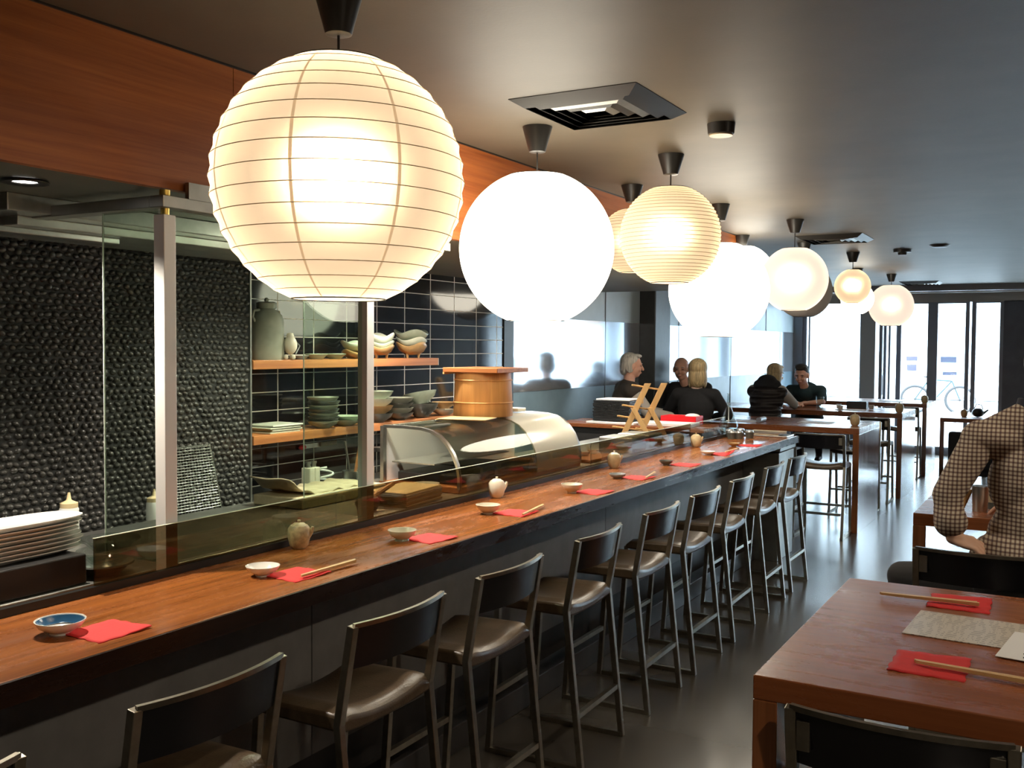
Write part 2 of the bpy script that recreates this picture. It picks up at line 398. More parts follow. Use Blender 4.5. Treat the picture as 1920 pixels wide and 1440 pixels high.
# street front
FY = 16.30
wf = struct(B('wall_front', 'dark_wall', (-.94, FY - .02, 0, -.62, FY + .13, 2.33)))
for nm, m, bx in (('header', 'frame_brown', (-4.1, FY - .02, 2.32, 2.7, FY + .13, CZ)), ('corner_pier', 'frame_dark', (-4.1, FY - .04, 0, -3.86, FY + .13, 2.33)),
                  ('brown_pier', 'frame_brown', (-2.94, FY - .06, 0, -2.73, FY + .13, 2.33)), ('side_pier', 'dark_wall', (2.5, FY, 0, 2.7, FY + .13, 2.33)),
                  ('sill', 'frame_dark', (-3.86, FY - .02, 0, -2.94, FY + .13, .35)), ('right_sill', 'frame_dark', (-.62, FY - .02, 0, 2.5, FY + .13, .30))):
    B(nm, m, bx).parent = wf
struct(B('beam_1', 'frame_dark', (-4.1, 15.1, 2.43, 2.7, 15.30, CZ)))
struct(B('trim_7', 'plastic_white', (-4.1, 15.28, 2.41, 2.7, 15.31, 2.43)))
# windows
w1 = struct(MB().box(-3.86, FY, .35, -3.80, FY + .08, 2.32).box(-3.77, FY, .35, -3.745, FY + .08, 2.32).box(-2.97, FY, .35, -2.94, FY + .08, 2.32).box(-3.86, FY, .35, -2.94, FY + .08, .40).build('window_1', 'frame_dark'))
B('glass_pane', 'pane', (-3.745, FY + .03, .40, -2.97, FY + .036, 2.32)).parent = w1
w2 = struct(MB().box(-.62, FY, .30, -.56, FY + .08, 2.32).box(2.44, FY, .30, 2.5, FY + .08, 2.32).box(.55, FY, .3, .60, FY + .08, 2.32).box(1.5, FY, .3, 1.55, FY + .08, 2.32).box(-.62, FY, .3, 2.5, FY + .08, .36).build('window_2', 'frame_dark'))
B('glass_pane', 'pane', (-.56, FY + .03, .36, 2.44, FY + .036, 2.32)).parent = w2
# folding doors: three leaves plus the folded-open leaves beside the brown pier
def leaf(n, x0, x1, fl, fr, top=.0):
    d = struct(MB().box(x0, FY, 0, x0 + fl, FY + .06, 2.32).box(x1 - fr, FY, 0, x1, FY + .06, 2.32).box(x0 + fl, FY, 0, x1 - fr, FY + .06, .12).box(x0 + fl, FY, 2.30, x1 - fr, FY + .06, 2.32).build(n, 'frame_dark'))
    B('glass_pane', 'pane', (x0 + fl, FY + .025, .12, x1 - fr, FY + .031, 2.30)).parent = d
    return d
leaf('door_1', -2.43, -1.91, .07, .07)
d2 = leaf('door_2', -1.91, -1.40, .07, .055)
leaf('door_3', -1.37, -.94, .06, .05)
d4 = struct(MB().box(-2.62, FY - .38, 0, -2.575, FY - .30, 2.30).box(-2.62, FY + .0, 0, -2.575, FY + .08, 2.30).box(-2.62, FY - .30, 0, -2.575, FY, .1).box(-2.53, FY - .1, 0, -2.50, FY + .06, 2.3).build('door_4', 'frame_dark'))
B('glass_pane', 'pane', (-2.60, FY - .30, .1, -2.594, FY, 2.28)).parent = d4
B('handle', 'steel', (-2.57, FY - .34, .9, -2.56, FY - .32, 1.2)).parent = d4
# black letter shapes on the posters / shop window seen through the street front are too faint to read: pale ghost print
# outside
struct(B('ground', 'asphalt', (-60, FY + .13, -.12, 60, 80, -.02)))
bl = empty('street_building', (0, 34, 0), 'pale building across the street seen blown out through the folding doors', 'building')
B('facade', 'pale_render', (-40, 0, 0, 40, 3, 9), bl)
B('awning', 'wall_upper', (-30, -1.4, 2.75, 30, 0, 3.0), bl)
for k in range(8): B('shop_window', 'wall_upper', (-14.0 + k * 3.4, -.03, .6, -12.2 + k * 3.4, .01, 2.3), bl)
def wheel_mesh(): 
    m = MB(); m.tube([(0.33 * cos(a), 0, .33 * sin(a)) for a in [2 * pi * k / 40 for k in range(40)]], .034, 8, closed=True)
    for k in range(12): a = 2 * pi * k / 12; m.tube([(0, 0, 0), (.32 * cos(a), 0, .32 * sin(a))], .0025, 4)
    m.ell((0, 0, 0), (.03, .03, .03), 8, 6); return m
def bicycle(loc, rz, label):
    b = empty('bicycle', loc, label, 'bicycle', 'bicycles parked outside', rz)
    for x in (-.52, .52): wheel_mesh().build('wheel', 'rubber', b, True, loc=(x, 0, .35))
    f = MB(); P = dict(r=(-.52, 0, .35), bb=(-.08, 0, .33), st=(-.2, 0, .85), hd=(.33, 0, .82), f=(.52, 0, .35))
    for a, c in (('r', 'bb'), ('bb', 'st'), ('st', 'hd'), ('bb', 'hd'), ('r', 'st'), ('hd', 'f')): f.tube([P[a], P[c]], .017)
    f.build('frame', 'cloth_teal', b, True)
    MB().ell((-.2, 0, .92), (.14, .06, .03)).build('saddle', 'rubber', b, True)
    MB().tube([(.33, 0, .82), (.30, 0, 1.0)], .014).tube([(.42, -.25, .98), (.30, -.2, 1.0), (.30, .2, 1.0), (.42, .25, .98)], .012).build('handlebar', 'steel', b, True)
    return b
bicycle((-3.02, 27.0, -.02), radians(8), 'bicycle parked outside, its wheel seen through the middle folding door')
bicycle((-6.35, 25.0, -.02), radians(-5), 'bicycle parked outside, its wheel top showing through the big shop window')

# ================= COUNTER =================
ct = empty('sushi_counter', (-2.16, 3.65, 0), 'long bar counter with orange-brown wooden top and grey front panels', 'counter')
def cb(nm, m, x0, y0, z0, x1, y1, z1, bev=0): return B(nm, m, (x0 + 2.16, y0 - 3.65, z0, x1 + 2.16, y1 - 3.65, z1), ct, bev)
cb('worktop', 'counter_wood', -2.42, -1.2, .868, -1.902, 7.92, .92, .003)
cb('front_edge', 'edge_wood', -1.9025, -1.2, .868, -1.894, 7.92, .9185)
ys = [-1.2, 2.52, 4.9, 7.45]
for a, b in zip(ys[:-1], ys[1:]): cb('front_panel', 'grey_panel', -2.26, a + .003, .24, -2.20, b - .003, .868)
cb('footing', 'dark_base', -2.30, -1.2, 0, -2.24, 7.45, .24)
cb('foot_ledge', 'dark_base', -2.20, -1.2, .0, -2.10, 7.45, .11, .004)
cb('end_cabinet', 'steel_dull', -2.40, 7.45, 0, -1.925, 7.9, .82, .003)
cb('end_cabinet_rail', 'steel_dull', -2.40, 7.45, .835, -1.915, 7.91, .868)
# glass barrier along the back of the counter
gb = empty('glass_barrier', (-2.362, 4.6, .92), 'low glass screen with reflections as brown tint along the back edge of the counter', 'glass screen')
js = [1.80, 2.84, 3.93, 5.05, 6.70, 7.50]
for k, (a, b) in enumerate(zip(js[:-1], js[1:])):
    B('glass_pane', 'reflection_tint_glass' if k < 4 else 'clear_glass', (-.004, a - 4.6 + .003, .02, .004, b - 4.6 - .003, .155), gb)
B('base_rail', 'black_strip', (-.008, 1.2 - 4.6, 0.0005, .012, 7.52 - 4.6, .022), gb)
B('top_edge_strip', 'celadon_light', (-.0042, 1.80 - 4.6, .155, .0042, 7.50 - 4.6, .1565), gb)
# tall glass screen round the grill with two posts
gs = empty('tall_glass_screen', (-2.39, 2.57, .92), 'tall clear glass screen between two square metal posts above the counter', 'glass screen')
for y, z1 in ((2.085, 2.005), (3.058, 2.03)):
    p = B('post', 'alu_post', (-.027, y - 2.57 - .0225, .002, .018, y - 2.57 + .0225, z1 - .92), gs, .002)
MB().lathe([(.013, 0), (.013, .05), (.016, .055), (.016, .075)], 12).build('post_pin', 'brass', gs, True, loc=(-.003, 2.085 - 2.57, 2.005 - .92))
B('front_pane', 'kitchen_glass', (-.012, 2.11 - 2.57, .03, -.004, 3.033 - 2.57, 1.12), gs)
B('return_pane', 'kitchen_glass', (-.275, 2.075 - 2.57, .03, -.03, 2.083 - 2.57, 1.12), gs)
B('return_pane', 'kitchen_glass', (-.315, 3.05 - 2.57, .03, -.03, 3.058 - 2.57, 1.12), gs)
B('edge_highlight', 'plastic_white', (-.278, 2.0765 - 2.57, .03, -.2755, 2.0815 - 2.57, 1.12), gs)  # bright highlight on the glass edge, put into a white strip
B('edge_highlight', 'plastic_white', (-.318, 3.0515 - 2.57, .03, -.3155, 3.0565 - 2.57, 1.12), gs)
B('head_channel', 'steel_dull', (-.03, 2.05 - 2.57, 1.105, .03, 3.6 - 2.57, 1.14), gs, .002)
B('head_channel', 'steel_dull', (-1.05, 2.05 - 2.57, 1.105, -.03, 2.11 - 2.57, 1.14), gs, .002)
B('head_plate', 'steel_dull', (.012, 2.15 - 2.57, 1.14, .028, 3.2 - 2.57, 1.19), gs)
hd = empty('extractor_hood', (-3.10, 2.9, 2.0), 'stainless extractor hood under the kitchen soffit above the pebble wall', 'hood')
B('skirt', 'steel', (-.33, -1.0, .03, .22, .75, .085), hd, .003)
B('filter_panel', 'steel_dull', (-.28, -.9, .0, .12, .68, .03), hd, .003)
B('lamp_bar', 'steel', (.0, -1.05, -.02, .05, -.45, .0), hd, .003)
dl = empty('downlight', (-2.63, 1.79, 2.085), 'round recessed downlight glowing white in the kitchen soffit', 'light')
MB().lathe([(.034, -.002), (.062, -.002), (.066, -.007), (.064, -.010), (.036, -.008)], 32, close=True).build('bezel', 'black_strip', dl, True)
MB().lathe([(.0, -.003), (.035, -.003), (.035, -.0045), (0, -.0045)], 24).build('lens', 'downlight_glow', dl)

# ================= BAR STOOLS =================
def stool(name, label, group, bracket=False):
    s = empty(name, (0, 0, 0), label, 'stool', group)
    n = 13; cu = []; m = 11
    for i in range(n):
        u = -1 + 2 * i / (n - 1)
        for j in range(m):
            v = -1 + 2 * j / (m - 1); e = max(abs(u), abs(v))
            x = .16 * u * (1 if abs(u) < .95 else .995) - .01; y = .205 * v
            z = .646 - .030 * (1 - v * v) + .010 * (u + 1) * .5 - .02 * (max(0, abs(u) - .75) / .25) ** 2 - .018 * (max(0, abs(v) - .8) / .2) ** 2
            cu.append((x, y, z))
    f = [(i * m + j, (i + 1) * m + j, (i + 1) * m + j + 1, i * m + j + 1) for i in range(n - 1) for j in range(m - 1)]
    o = len(cu); low = [(x, y, .590 - .012 * (1 - (y / .205) ** 2)) for x, y, z in cu]
    f += [tuple(reversed([k + o for k in q])) for q in f]
    per = [j for j in range(m)] + [i * m + m - 1 for i in range(1, n)] + [(n - 1) * m + j for j in range(m - 2, -1, -1)] + [i * m for i in range(n - 2, 0, -1)]
    f += [(per[k], per[(k + 1) % len(per)], per[(k + 1) % len(per)] + o, per[k] + o) for k in range(len(per))]
    MB().add(cu + low, f).build('seat', 'leather', s, True, bevel=.008)
    t = .0115
    for sg in (-1, 1):
        MB().tube([(.205, sg * .205, 0), (.138, sg * .205, .612), (.148, sg * .205, .67), (.185, sg * .205, .885)], t, sq=True).build('leg', 'stool_metal', s, bevel=.002)
        MB().tube([(-.205, sg * .195, 0), (-.165, sg * .19, .60)], t, sq=True).build('leg', 'stool_metal', s, bevel=.002)
        B('floor_runner', 'stool_metal', (-.205, sg * .20 - t, .0, .205, sg * .20 + t, .02), s)
        MB().tube([(.133, sg * .19, .602), (-.165, sg * .19, .600)], t * .8, sq=True).build('seat_rail', 'stool_metal', s)
    MB().tube([(.182, -.19, .21), (.182, .19, .21)], .010, sq=True).build('footrest', 'stool_metal', s)
    MB().tube([(-.19, -.19, .235), (-.19, .19, .235)], .010, sq=True).build('footrest', 'stool_metal', s)
    bk = MB(); K = 14
    vs = []
    for i in range(K + 1):
        v = -1 + 2 * i / K; b = .032 * (1 - v * v)
        for zz in (.765, .882):
            xx = .165 + (zz - .765) * .17 + b
            vs += [(xx - .005, v * .196, zz), (xx + .005, v * .196, zz)]
    fs = []
    for i in range(K):
        a = i * 4; c = a + 4
        fs += [(a, a + 2, c + 2, c), (a + 1, c + 1, c + 3, a + 3), (a + 2, a + 3, c + 3, c + 2), (a, c, c + 1, a + 1)]
    fs += [(0, 1, 3, 2), (K * 4, K * 4 + 2, K * 4 + 3, K * 4 + 1)]
    bk.add(vs, fs).build('backrest', 'black_back', s, 'full' if 0 else True)
    pts = []
    for i in range(K + 1): v = -1 + 2 * i / K; pts.append((.1875 + .032 * (1 - v * v), v * .205, .886))
    MB().tube(pts, [.006] * (K + 1), sq=True).build('top_rail', 'stool_metal', s)
    if bracket:
        for sg in (-1, 1): B('bracket', 'stool_metal', (.183, sg * .178 - .014, .80, .196, sg * .178 + .014, .862), s, .002)
    return s
st0 = stool('bar_stool', '', 'black bar stools along the counter')
ref = ['at the near left corner, only its right post showing', 'in front of the blue patterned dish at the lower left', 'in front of the plain white dish',
       'in front of the footed cream bowl', 'in front of the cream bowl beside the cream teapot', 'in front of the fluted cream bowl with no chopsticks',
       'in front of the grey saucer with chopsticks on its napkin', 'in front of the dark grey saucer', 'in front of the shallow cream dish near the far end', 'at the far end of the counter beside the end cabinet']
for i, y in enumerate((.87, 1.54, 2.225, 2.85, 3.55, 4.235, 4.85, 5.48, 6.17, 6.77)):
    s = st0 if i == 0 else copy_tree(st0)
    s.location = (-1.805, y, 0); s['label'] = 'black leather counter stool ' + ref[i]
    s.rotation_euler.z = radians(random.uniform(-1.5, 1.5))
tst0 = stool('table_stool', '', 'metal stools at the communal tables', True)
first = True
def tstool(x, y, face, label, rz=0):
    global first
    s = tst0 if first else copy_tree(tst0); first = False
    s.location = (x, y, 0); s.rotation_euler.z = (-pi / 2 if face == 'far' else pi / 2) + rz; s['label'] = label
tstool(-.285, 2.21, 'far', 'dark stool tucked under the nearest table, its curved backrest at the bottom right')
tstool(-.29, 4.07, 'far', 'dark stool on which the man in the checked shirt sits')
tstool(-1.88, 8.76, 'far', 'dark stool under the first high table behind the counter, nearest its slab end')
tstool(-2.45, 8.72, 'far', 'dark stool under the first high table, behind the last counter stools')
tstool(-1.88, 10.16, 'near', 'dark stool on the far side of the first high table, seen between its legs')
tstool(-2.62, 10.16, 'near', 'dark stool on the far side of the first high table, further left')
tstool(-1.88, 11.06, 'far', 'dark stool under the second high table, nearest its slab end')
tstool(-1.88, 13.26, 'far', 'dark stool under the third high table by the windows')

# ================= TABLES =================
def table(name, x0, x1, y0, y1, label, h=.918, t=.052, edge='table_edge', top='table_wood', group='slab-ended wooden tables'):
    e = empty(name, ((x0 + x1) / 2, (y0 + y1) / 2, 0), label, 'table', group); a = (x1 - x0) / 2; b = (y1 - y0) / 2
    B('tabletop', top, (-a, -b, h - t, a, b, h), e, .003)
    for sg in (-1, 1): B('end_slab', 'slab_wood', (min(sg * a, sg * (a - t)), -b, 0, max(sg * a, sg * (a - t)), b, h - t), e, .003)
    return e
table('communal_table', -.585, 1.3, 2.08, 3.12, 'reddish-brown high table in the near right corner with red napkins and menus')
table('communal_table', -.588, 1.3, 4.50, 5.5, 'high wooden table in front of the man in the checked shirt')
table('communal_table', -3.78, -1.62, 8.94, 9.96, 'high wooden table just beyond the end of the counter')
table('communal_table', -3.9, -1.60, 11.25, 12.25, 'second high wooden table beyond the counter, under the couple leaning together')
table('communal_table', -3.6, -1.62, 13.42, 14.35, 'third high wooden table beyond the counter, closest to the street windows')
lt = table('low_table', -1.50, -.95, 13.75, 15.2, 'low pale-topped table by the folding doors with a dark teapot', h=.73, group=None)
for s_, (x, y) in enumerate(((-1.05, 12.95),)):
    ot = empty('armchair', (x, y, 0), 'low black upholstered chair beside the low table near the doors', 'chair')
    B('seat', 'cloth_black', (-.24, -.22, .12, .24, .24, .44), ot, .03); B('backrest', 'cloth_black', (-.24, -.28, .2, .24, -.2, .64), ot, .03)
    for a in (-.2, .2):
        for b in (-.2, .2): B('leg', 'steel_dull', (a - .012, b - .012, 0, a + .012, b + .012, .13), ot)

# ================= PAPER LANTERNS =================
def lantern(x, y, zc, r, m, label, energy=28., ribs=0, wire=False, seams=0, lcol=(1, .80, .55)):
    e = empty('paper_lantern', (x, y, CZ), label, 'lantern', 'round paper lanterns hanging over the counter')
    ch = .105 if r > .28 else .095
    MB().lathe([(0, -ch), (.026, -ch), (.034, -ch + .003), (.061, -.004), (.061, -.0005), (0, -.0005)], 28).build('canopy', 'canopy_black', e, True)
    zt = zc + r * .93 - CZ
    MB().tube([(0, 0, -ch), (0, 0, zc - CZ + .05)], .0035).build('cord', 'canopy_black', e)
    hole = .37 if r > .2 else .33
    th0 = math.asin(hole); prof = []; N = (ribs or 26)
    for i in range(N * 2 + 1):
        th = th0 + (pi - 2 * th0) * i / (N * 2); k = 1.0
        if ribs: k = 1.0 - (.018 if ribs < 40 else .010) * (i % 2)
        prof.append((r * sin(th) * k, -r * cos(th)))
    MB().lathe(prof, 48, (0, 0, zc - CZ)).build('_', m, e, 'full')
    sh = kids(e)[-1]; sh.name = 'shade'
    # remove the end caps so that the shade is open above and below
    b = bmesh.new(); b.from_mesh(sh.data); bmesh.ops.delete(b, geom=[f for f in b.faces if len(f.verts) > 4], context='FACES'); b.to_mesh(sh.data); b.free()
    if wire:
        wm = MB()
        for i in range(0, N * 2 + 1, 2):
            rr, zz = prof[i]
            wm.tube([(rr * 1.001 * cos(2 * pi * k / 64), rr * 1.001 * sin(2 * pi * k / 64), zc - CZ + zz) for k in range(64)], .0011 if ribs < 40 else .0009, 4, closed=True)
        wm.build('wire_rib', 'rib_wire', sh, True)
    if seams:
        sm = MB()
        for q in range(seams):
            a = 2 * pi * q / seams + .35
            pts = [(rr * 1.0015 * cos(a + d), rr * 1.0015 * sin(a + d), zc - CZ + zz) for rr, zz in prof[::2] for d in (-.012 / r * .35, .012 / r * .35)]
            n = len(prof[::2]); sm.add(pts, [(2 * i, 2 * i + 1, 2 * i + 3, 2 * i + 2) for i in range(n - 1)])
        sm.build('paper_seam', 'seam_paper', sh)
    wr = MB()
    for sg in (1, -1):
        hz = zc - CZ + sg * r * cos(th0); hr = r * hole
        wr.tube([(hr * cos(2 * pi * k / 32), hr * sin(2 * pi * k / 32), hz) for k in range(32)], .0025, 6, closed=True)
    wr.tube([(-r * hole, 0, zc - CZ + r * cos(th0)), (0, 0, zc - CZ + r * cos(th0)), (r * hole, 0, zc - CZ + r * cos(th0))], .002, 6)
    wr.build('rim_wire', 'canopy_black', e, True)
    if energy:
        MB().ell((0, 0, zc - CZ + .01), (.028, .028, .036), 16, 10).build('bulb', 'bulb', e, 'full')
        l = lamp('lantern_light', 'POINT', (0, 0, zc - CZ + .01), energy, lcol, .035); l.parent = e
        kids(e)[-1]; 
        for c in kids(e):
            if c.name.startswith('bulb'): c.visible_shadow = True
    MB().lathe([(.0, .085), (.018, .085), (.018, .045), (.0, .045)], 16, (0, 0, zc - CZ)).build('lamp_holder', 'canopy_black', e, True)
    return e
lantern(-1.662, 2.009, 2.038, .324, 'paper_warm', 'largest warm paper lantern with widely spaced ribs and vertical seams, nearest the camera', 90, 16, True, 8)
lantern(-1.940, 3.603, 2.019, .318, 'paper_white', 'big blown-out white lantern second from the camera', 70)
lantern(-1.666, 4.411, 2.138, .236, 'paper_ribbed', 'warm lantern with fine close ribs, third along the row', 32, 30, True)
lantern(-2.170, 5.148, 2.206, .184, 'paper_ribbed', 'small tan lantern mostly hidden behind the finely ribbed one', 14, 22, True)
lantern(-1.968, 6.082, 1.975, .313, 'paper_white', 'very bright large white lantern hanging low in the middle of the row', 60)
lantern(-2.350, 7.837, 2.180, .262, 'paper_white', 'bright lantern overlapping behind the low white one, against the dining wall', 36)
lantern(-1.735, 7.043, 2.097, .232, 'paper_cream', 'smooth pinkish-white lantern in front of the unlit one', 30)
lantern(-2.040, 8.616, 2.106, .237, 'paper_unlit', 'unlit grey-brown lantern peeking out behind the pinkish one', 0)
lantern(-1.841, 9.680, 2.196, .165, 'paper_warm', 'small peach lantern high up near the ceiling vent', 14)
lantern(-2.160, 11.646, 2.174, .180, 'paper_white', 'pale lantern half hidden behind the small peach one', 14)
lantern(-1.966, 12.731, 2.135, .262, 'paper_cream', 'furthest round cream lantern, in front of the street windows', 20)

# ================= CEILING FITTINGS =================
def vent(x, y, s, rz, label):
    v = empty('ceiling_vent', (x, y, CZ), label, 'vent', 'square ceiling vents', rz); h = s / 2; d = .03
    fr = MB()
    def ring(o, i, z0, z1):
        vs = [(a * o, b * o, z0) for a, b in ((-1, -1), (1, -1), (1, 1), (-1, 1))] + [(a * i, b * i, z1) for a, b in ((-1, -1), (1, -1), (1, 1), (-1, 1))]
        vs += [(p[0], p[1], p[2] + .002) for p in vs]
        return vs, [(k, (k + 1) % 4, 4 + (k + 1) % 4, 4 + k) for k in range(4)] + [(8 + k, 12 + k, 12 + (k + 1) % 4, 8 + (k + 1) % 4) for k in range(4)] + [(k, 8 + k, 8 + (k + 1) % 4, (k + 1) % 4) for k in range(4)] + [(4 + k, 4 + (k + 1) % 4, 12 + (k + 1) % 4, 12 + k) for k in range(4)]
    fr.add(*ring(h, h - .045, -.002, -d)); fr.build('frame', 'canopy_black', v)
    B('duct', 'black_strip', (-h + .03, -h + .03, -.004, h - .03, h - .03, -.001), v)
    for k in range(4):
        o = h - .06 - k * .042
        if o > .03: sl = MB(); sl.add(*ring(o + .012, o - .025, -.006, -d)); sl.build('louvre', 'steel_dull' if k % 2 else 'canopy_black', v)
    return v
vent(-1.568, 3.40, .50, 0, 'square black ceiling vent nearest the camera, above the second lantern')
vent(-1.73, 8.33, .52, 0, 'square ceiling vent in the middle of the room behind the small peach lantern')
vent(-1.85, 14.45, .5, 0, 'square ceiling vent furthest away, by the street windows')
sd = empty('smoke_detector', (-1.262, 3.90, CZ), 'round grey smoke detector on the ceiling right of the near vent', 'smoke detector')
MB().lathe([(0, -.045), (.045, -.045), (.052, -.040), (.056, -.0005), (0, -.0005)], 32).build('body', 'canopy_black', sd, True)
MB().lathe([(0, -.048), (.046, -.048), (.047, -.044), (0, -.044)], 32).build('cover', 'clay_tan', sd, True)
s2 = empty('ceiling_sensor', (-1.397, 9.607, CZ), 'small black sensor on the ceiling far right of the lanterns', 'sensor')
MB().lathe([(0, -.05), (.035, -.05), (.04, -.028), (.075, -.025), (.08, -.0005), (0, -.0005)], 24).build('body', 'canopy_black', s2, True)
s3 = MB().lathe([(0, -.02), (.06, -.02), (.09, -.0005), (0, -.0005)], 24).build('ceiling_speaker', 'canopy_black', None, True, loc=(-1.05, 9.3, CZ))
tag(s3, 'flat dark disc on the ceiling at the far right', 'ceiling disc')
lamp('downlight_beam', 'SPOT', (-2.63, 1.79, 2.07), 60, (1, .90, .76), .03, (0, radians(-4), 0), 120, .6)
for k, (x, y) in enumerate(((-2.75, 3.35), (-3.05, 4.3), (-2.75, 5.6), (-3.2, 6.9))):
    e = empty('downlight', (x, y, 2.085), ('recessed kitchen downlight between the two posts', 'recessed kitchen downlight in front of the shelves', 'recessed kitchen downlight past the display case', 'recessed kitchen downlight furthest from the camera')[k], 'light')
    MB().lathe([(.034, -.002), (.062, -.002), (.066, -.007), (.064, -.010), (.036, -.008)], 32, close=True).build('bezel', 'black_strip', e, True)
    MB().lathe([(.0, -.003), (.035, -.003), (.035, -.0045), (0, -.0045)], 24).build('lens', 'downlight_glow', e)
    lamp('downlight_beam', 'SPOT', (x, y, 2.07), 60, (1, .92, .78), .03, (0, 0, 0), 140, .7)

# added fill downlights, out of view, to brighten counter front and near table
for k, y in enumerate((-1.2, .9, 3.4, 6.2, 9.0)):
    e = empty('downlight', (.75, y, CZ), 'added fill downlight over the right-hand tables, out of view', 'light', 'added fill downlights over the right-hand tables')
    MB().lathe([(.034, -.002), (.062, -.002), (.066, -.007), (.064, -.010), (.036, -.008)], 32, close=True).build('bezel', 'black_strip', e, True)
    MB().lathe([(.0, -.003), (.035, -.003), (.035, -.0045), (0, -.0045)], 24).build('lens', 'downlight_glow', e)
    lamp('downlight_beam', 'SPOT', (.75, y, CZ - .02), 34, (1, .84, .64), .04, (0, radians(24), 0), 150, .8)

# faint notices stuck on the street glass
for nm, x, z, w, h, lab in (('notice', -2.20, 1.46, .16, .07, 'small pale notice on the left folding door, upper of two'), ('notice', -2.20, 1.32, .14, .10, 'pale lilac notice on the left folding door, lower of two'),
                            ('notice', -1.68, 1.45, .22, .09, 'pale notice high on the middle folding door'), ('notice', -1.66, 1.24, .20, .05, 'narrow curved-edged notice lower on the middle folding door')):
    o = B(nm, 'notice_film', (-w / 2, 0, -h / 2, w / 2, .002, h / 2), bevel=.0005); o.location = (x, FY + .018, z); tag(o, lab, 'notice', 'notices on the doors')
# ================= KITCHEN FURNITURE =================
bn = empty('prep_bench', (-2.78, 3.4, 0), 'kitchen prep bench directly behind the counter glass', 'bench')
B('top', 'steel_dull', (-.36, -3.4, .885, .33, 3.85, .925), bn, .003); B('carcass', 'dark_base', (-.34, -3.4, 0, .30, 3.85, .884), bn)
bb = empty('back_bench', (-3.50, 3.6, 0), 'steel back bench below the tiled and pebbled wall', 'bench')
B('top', 'steel', (-.195, -.06, .80, .20, 2.6, .84), bb, .003); B('carcass', 'dark_base', (-.195, -.06, 0, .17, 2.6, .799), bb)
B('top', 'steel', (.06, -4.0, .80, .20, -.062, .84), bb, .003); B('carcass', 'dark_base', (.06, -4.0, 0, .17, -.062, .799), bb)
def shelf(name, y0, y1, z, label):
    e = empty(name, (-3.57, (y0 + y1) / 2, z), label, 'shelf', 'wooden wall shelves'); h = (y1 - y0) / 2
    B('board', 'shelf_wood', (-.128, -h, -.045, .12, h, 0), e, .003); B('end_cap', 'steel_dull', (-.125, h, -.045, .12, h + .005, 0), e); return e
SH1, SH2 = 1.540, 1.172
shelf('wall_shelf', 3.535, 5.13, SH1, 'upper wooden wall shelf with the stoneware jar and wavy bowls')
shelf('wall_shelf', 3.535, 5.75, SH2, 'lower wooden wall shelf with stacked bowls and plates')

# sushi display case with curved glass
cs = empty('display_case', (-2.70, 4.53, .925), 'curved glass sushi display case, far half cream with painted lantern reflection, behind the counter', 'display case')
prof = [(-.22, .305), (-.10, .307), (0, .303), (.06, .292), (.11, .27), (.15, .235), (.185, .19), (.21, .135), (.222, .08), (.222, .02)]
def sweep(nm, m, y0, y1, th, pr=prof, dz=0, smooth=True):
    n = len(pr); vs = []
    for y in (y0, y1):
        for i, (x, z) in enumerate(pr):
            a = Vector(pr[min(i + 1, n - 1)]) - Vector(pr[max(i - 1, 0)]); nrm = Vector((-a.y, a.x)).normalized()
            vs += [(x, y, z + dz), (x + nrm.x * -th, y, z + nrm.y * -th + dz)]
    f = []
    o = 2 * n
    for i in range(n - 1):
        a = 2 * i
        f += [(a, a + 2, a + 2 + o, a + o), (a + 1, a + 1 + o, a + 3 + o, a + 3), (a, a + 1, a + 3, a + 2), (a + o, a + 2 + o, a + 3 + o, a + 1 + o)]
    f += [(0, o, o + 1, 1), (o - 2, o - 1, 2 * o - 1, 2 * o - 2)]
    return MB().add(vs, f).build(nm, m, cs, smooth)
sweep('curved_glass', 'case_glass', -.645, .10, .005)
sweep('reflection_cover', 'reflection_cream', .10, .62, .008)  # opaque cream section painted as the lantern's reflection in the curved glass
sweep('end_frame', 'steel', -.665, -.645, .014); sweep('end_frame', 'steel', .62, .64, .014)
B('base', 'lid_wood', (-.25, -.66, 0, .218, .64, .03), cs, .004)
B('back_panel', 'white_sheet', (-.235, -.66, .03, -.222, .64, .30), cs)
B('end_panel', 'case_glass', (-.22, .628, .03, .15, .632, .23), cs)
B('rear_strut', 'steel', (-.235, -.67, .03, -.215, -.645, .30), cs)
for k in range(2): B('tray', 'black_plastic', (-.18, -.60 + k * .36, .035, .18, -.27 + k * .36, .075), cs, .004)
B('shelf_frame', 'steel', (-.2, -.62, .12, .05, .1, .126), cs)
jr = empty('glass_jar', (-2.80, 4.02, .955), 'glass jar with a dark lid standing inside the display case', 'jar')
jr.location = (-3.02, 3.98, .926)
MB().lathe([(0, 0), (.05, .0), (.055, .01), (.055, .13), (.045, .15), (.045, .16)], 24).build('body', 'clear_glass', jr, True)
MB().lathe([(.0, .16), (.047, .16), (.047, .18), (0, .182)], 24).build('lid', 'black_plastic', jr, True)
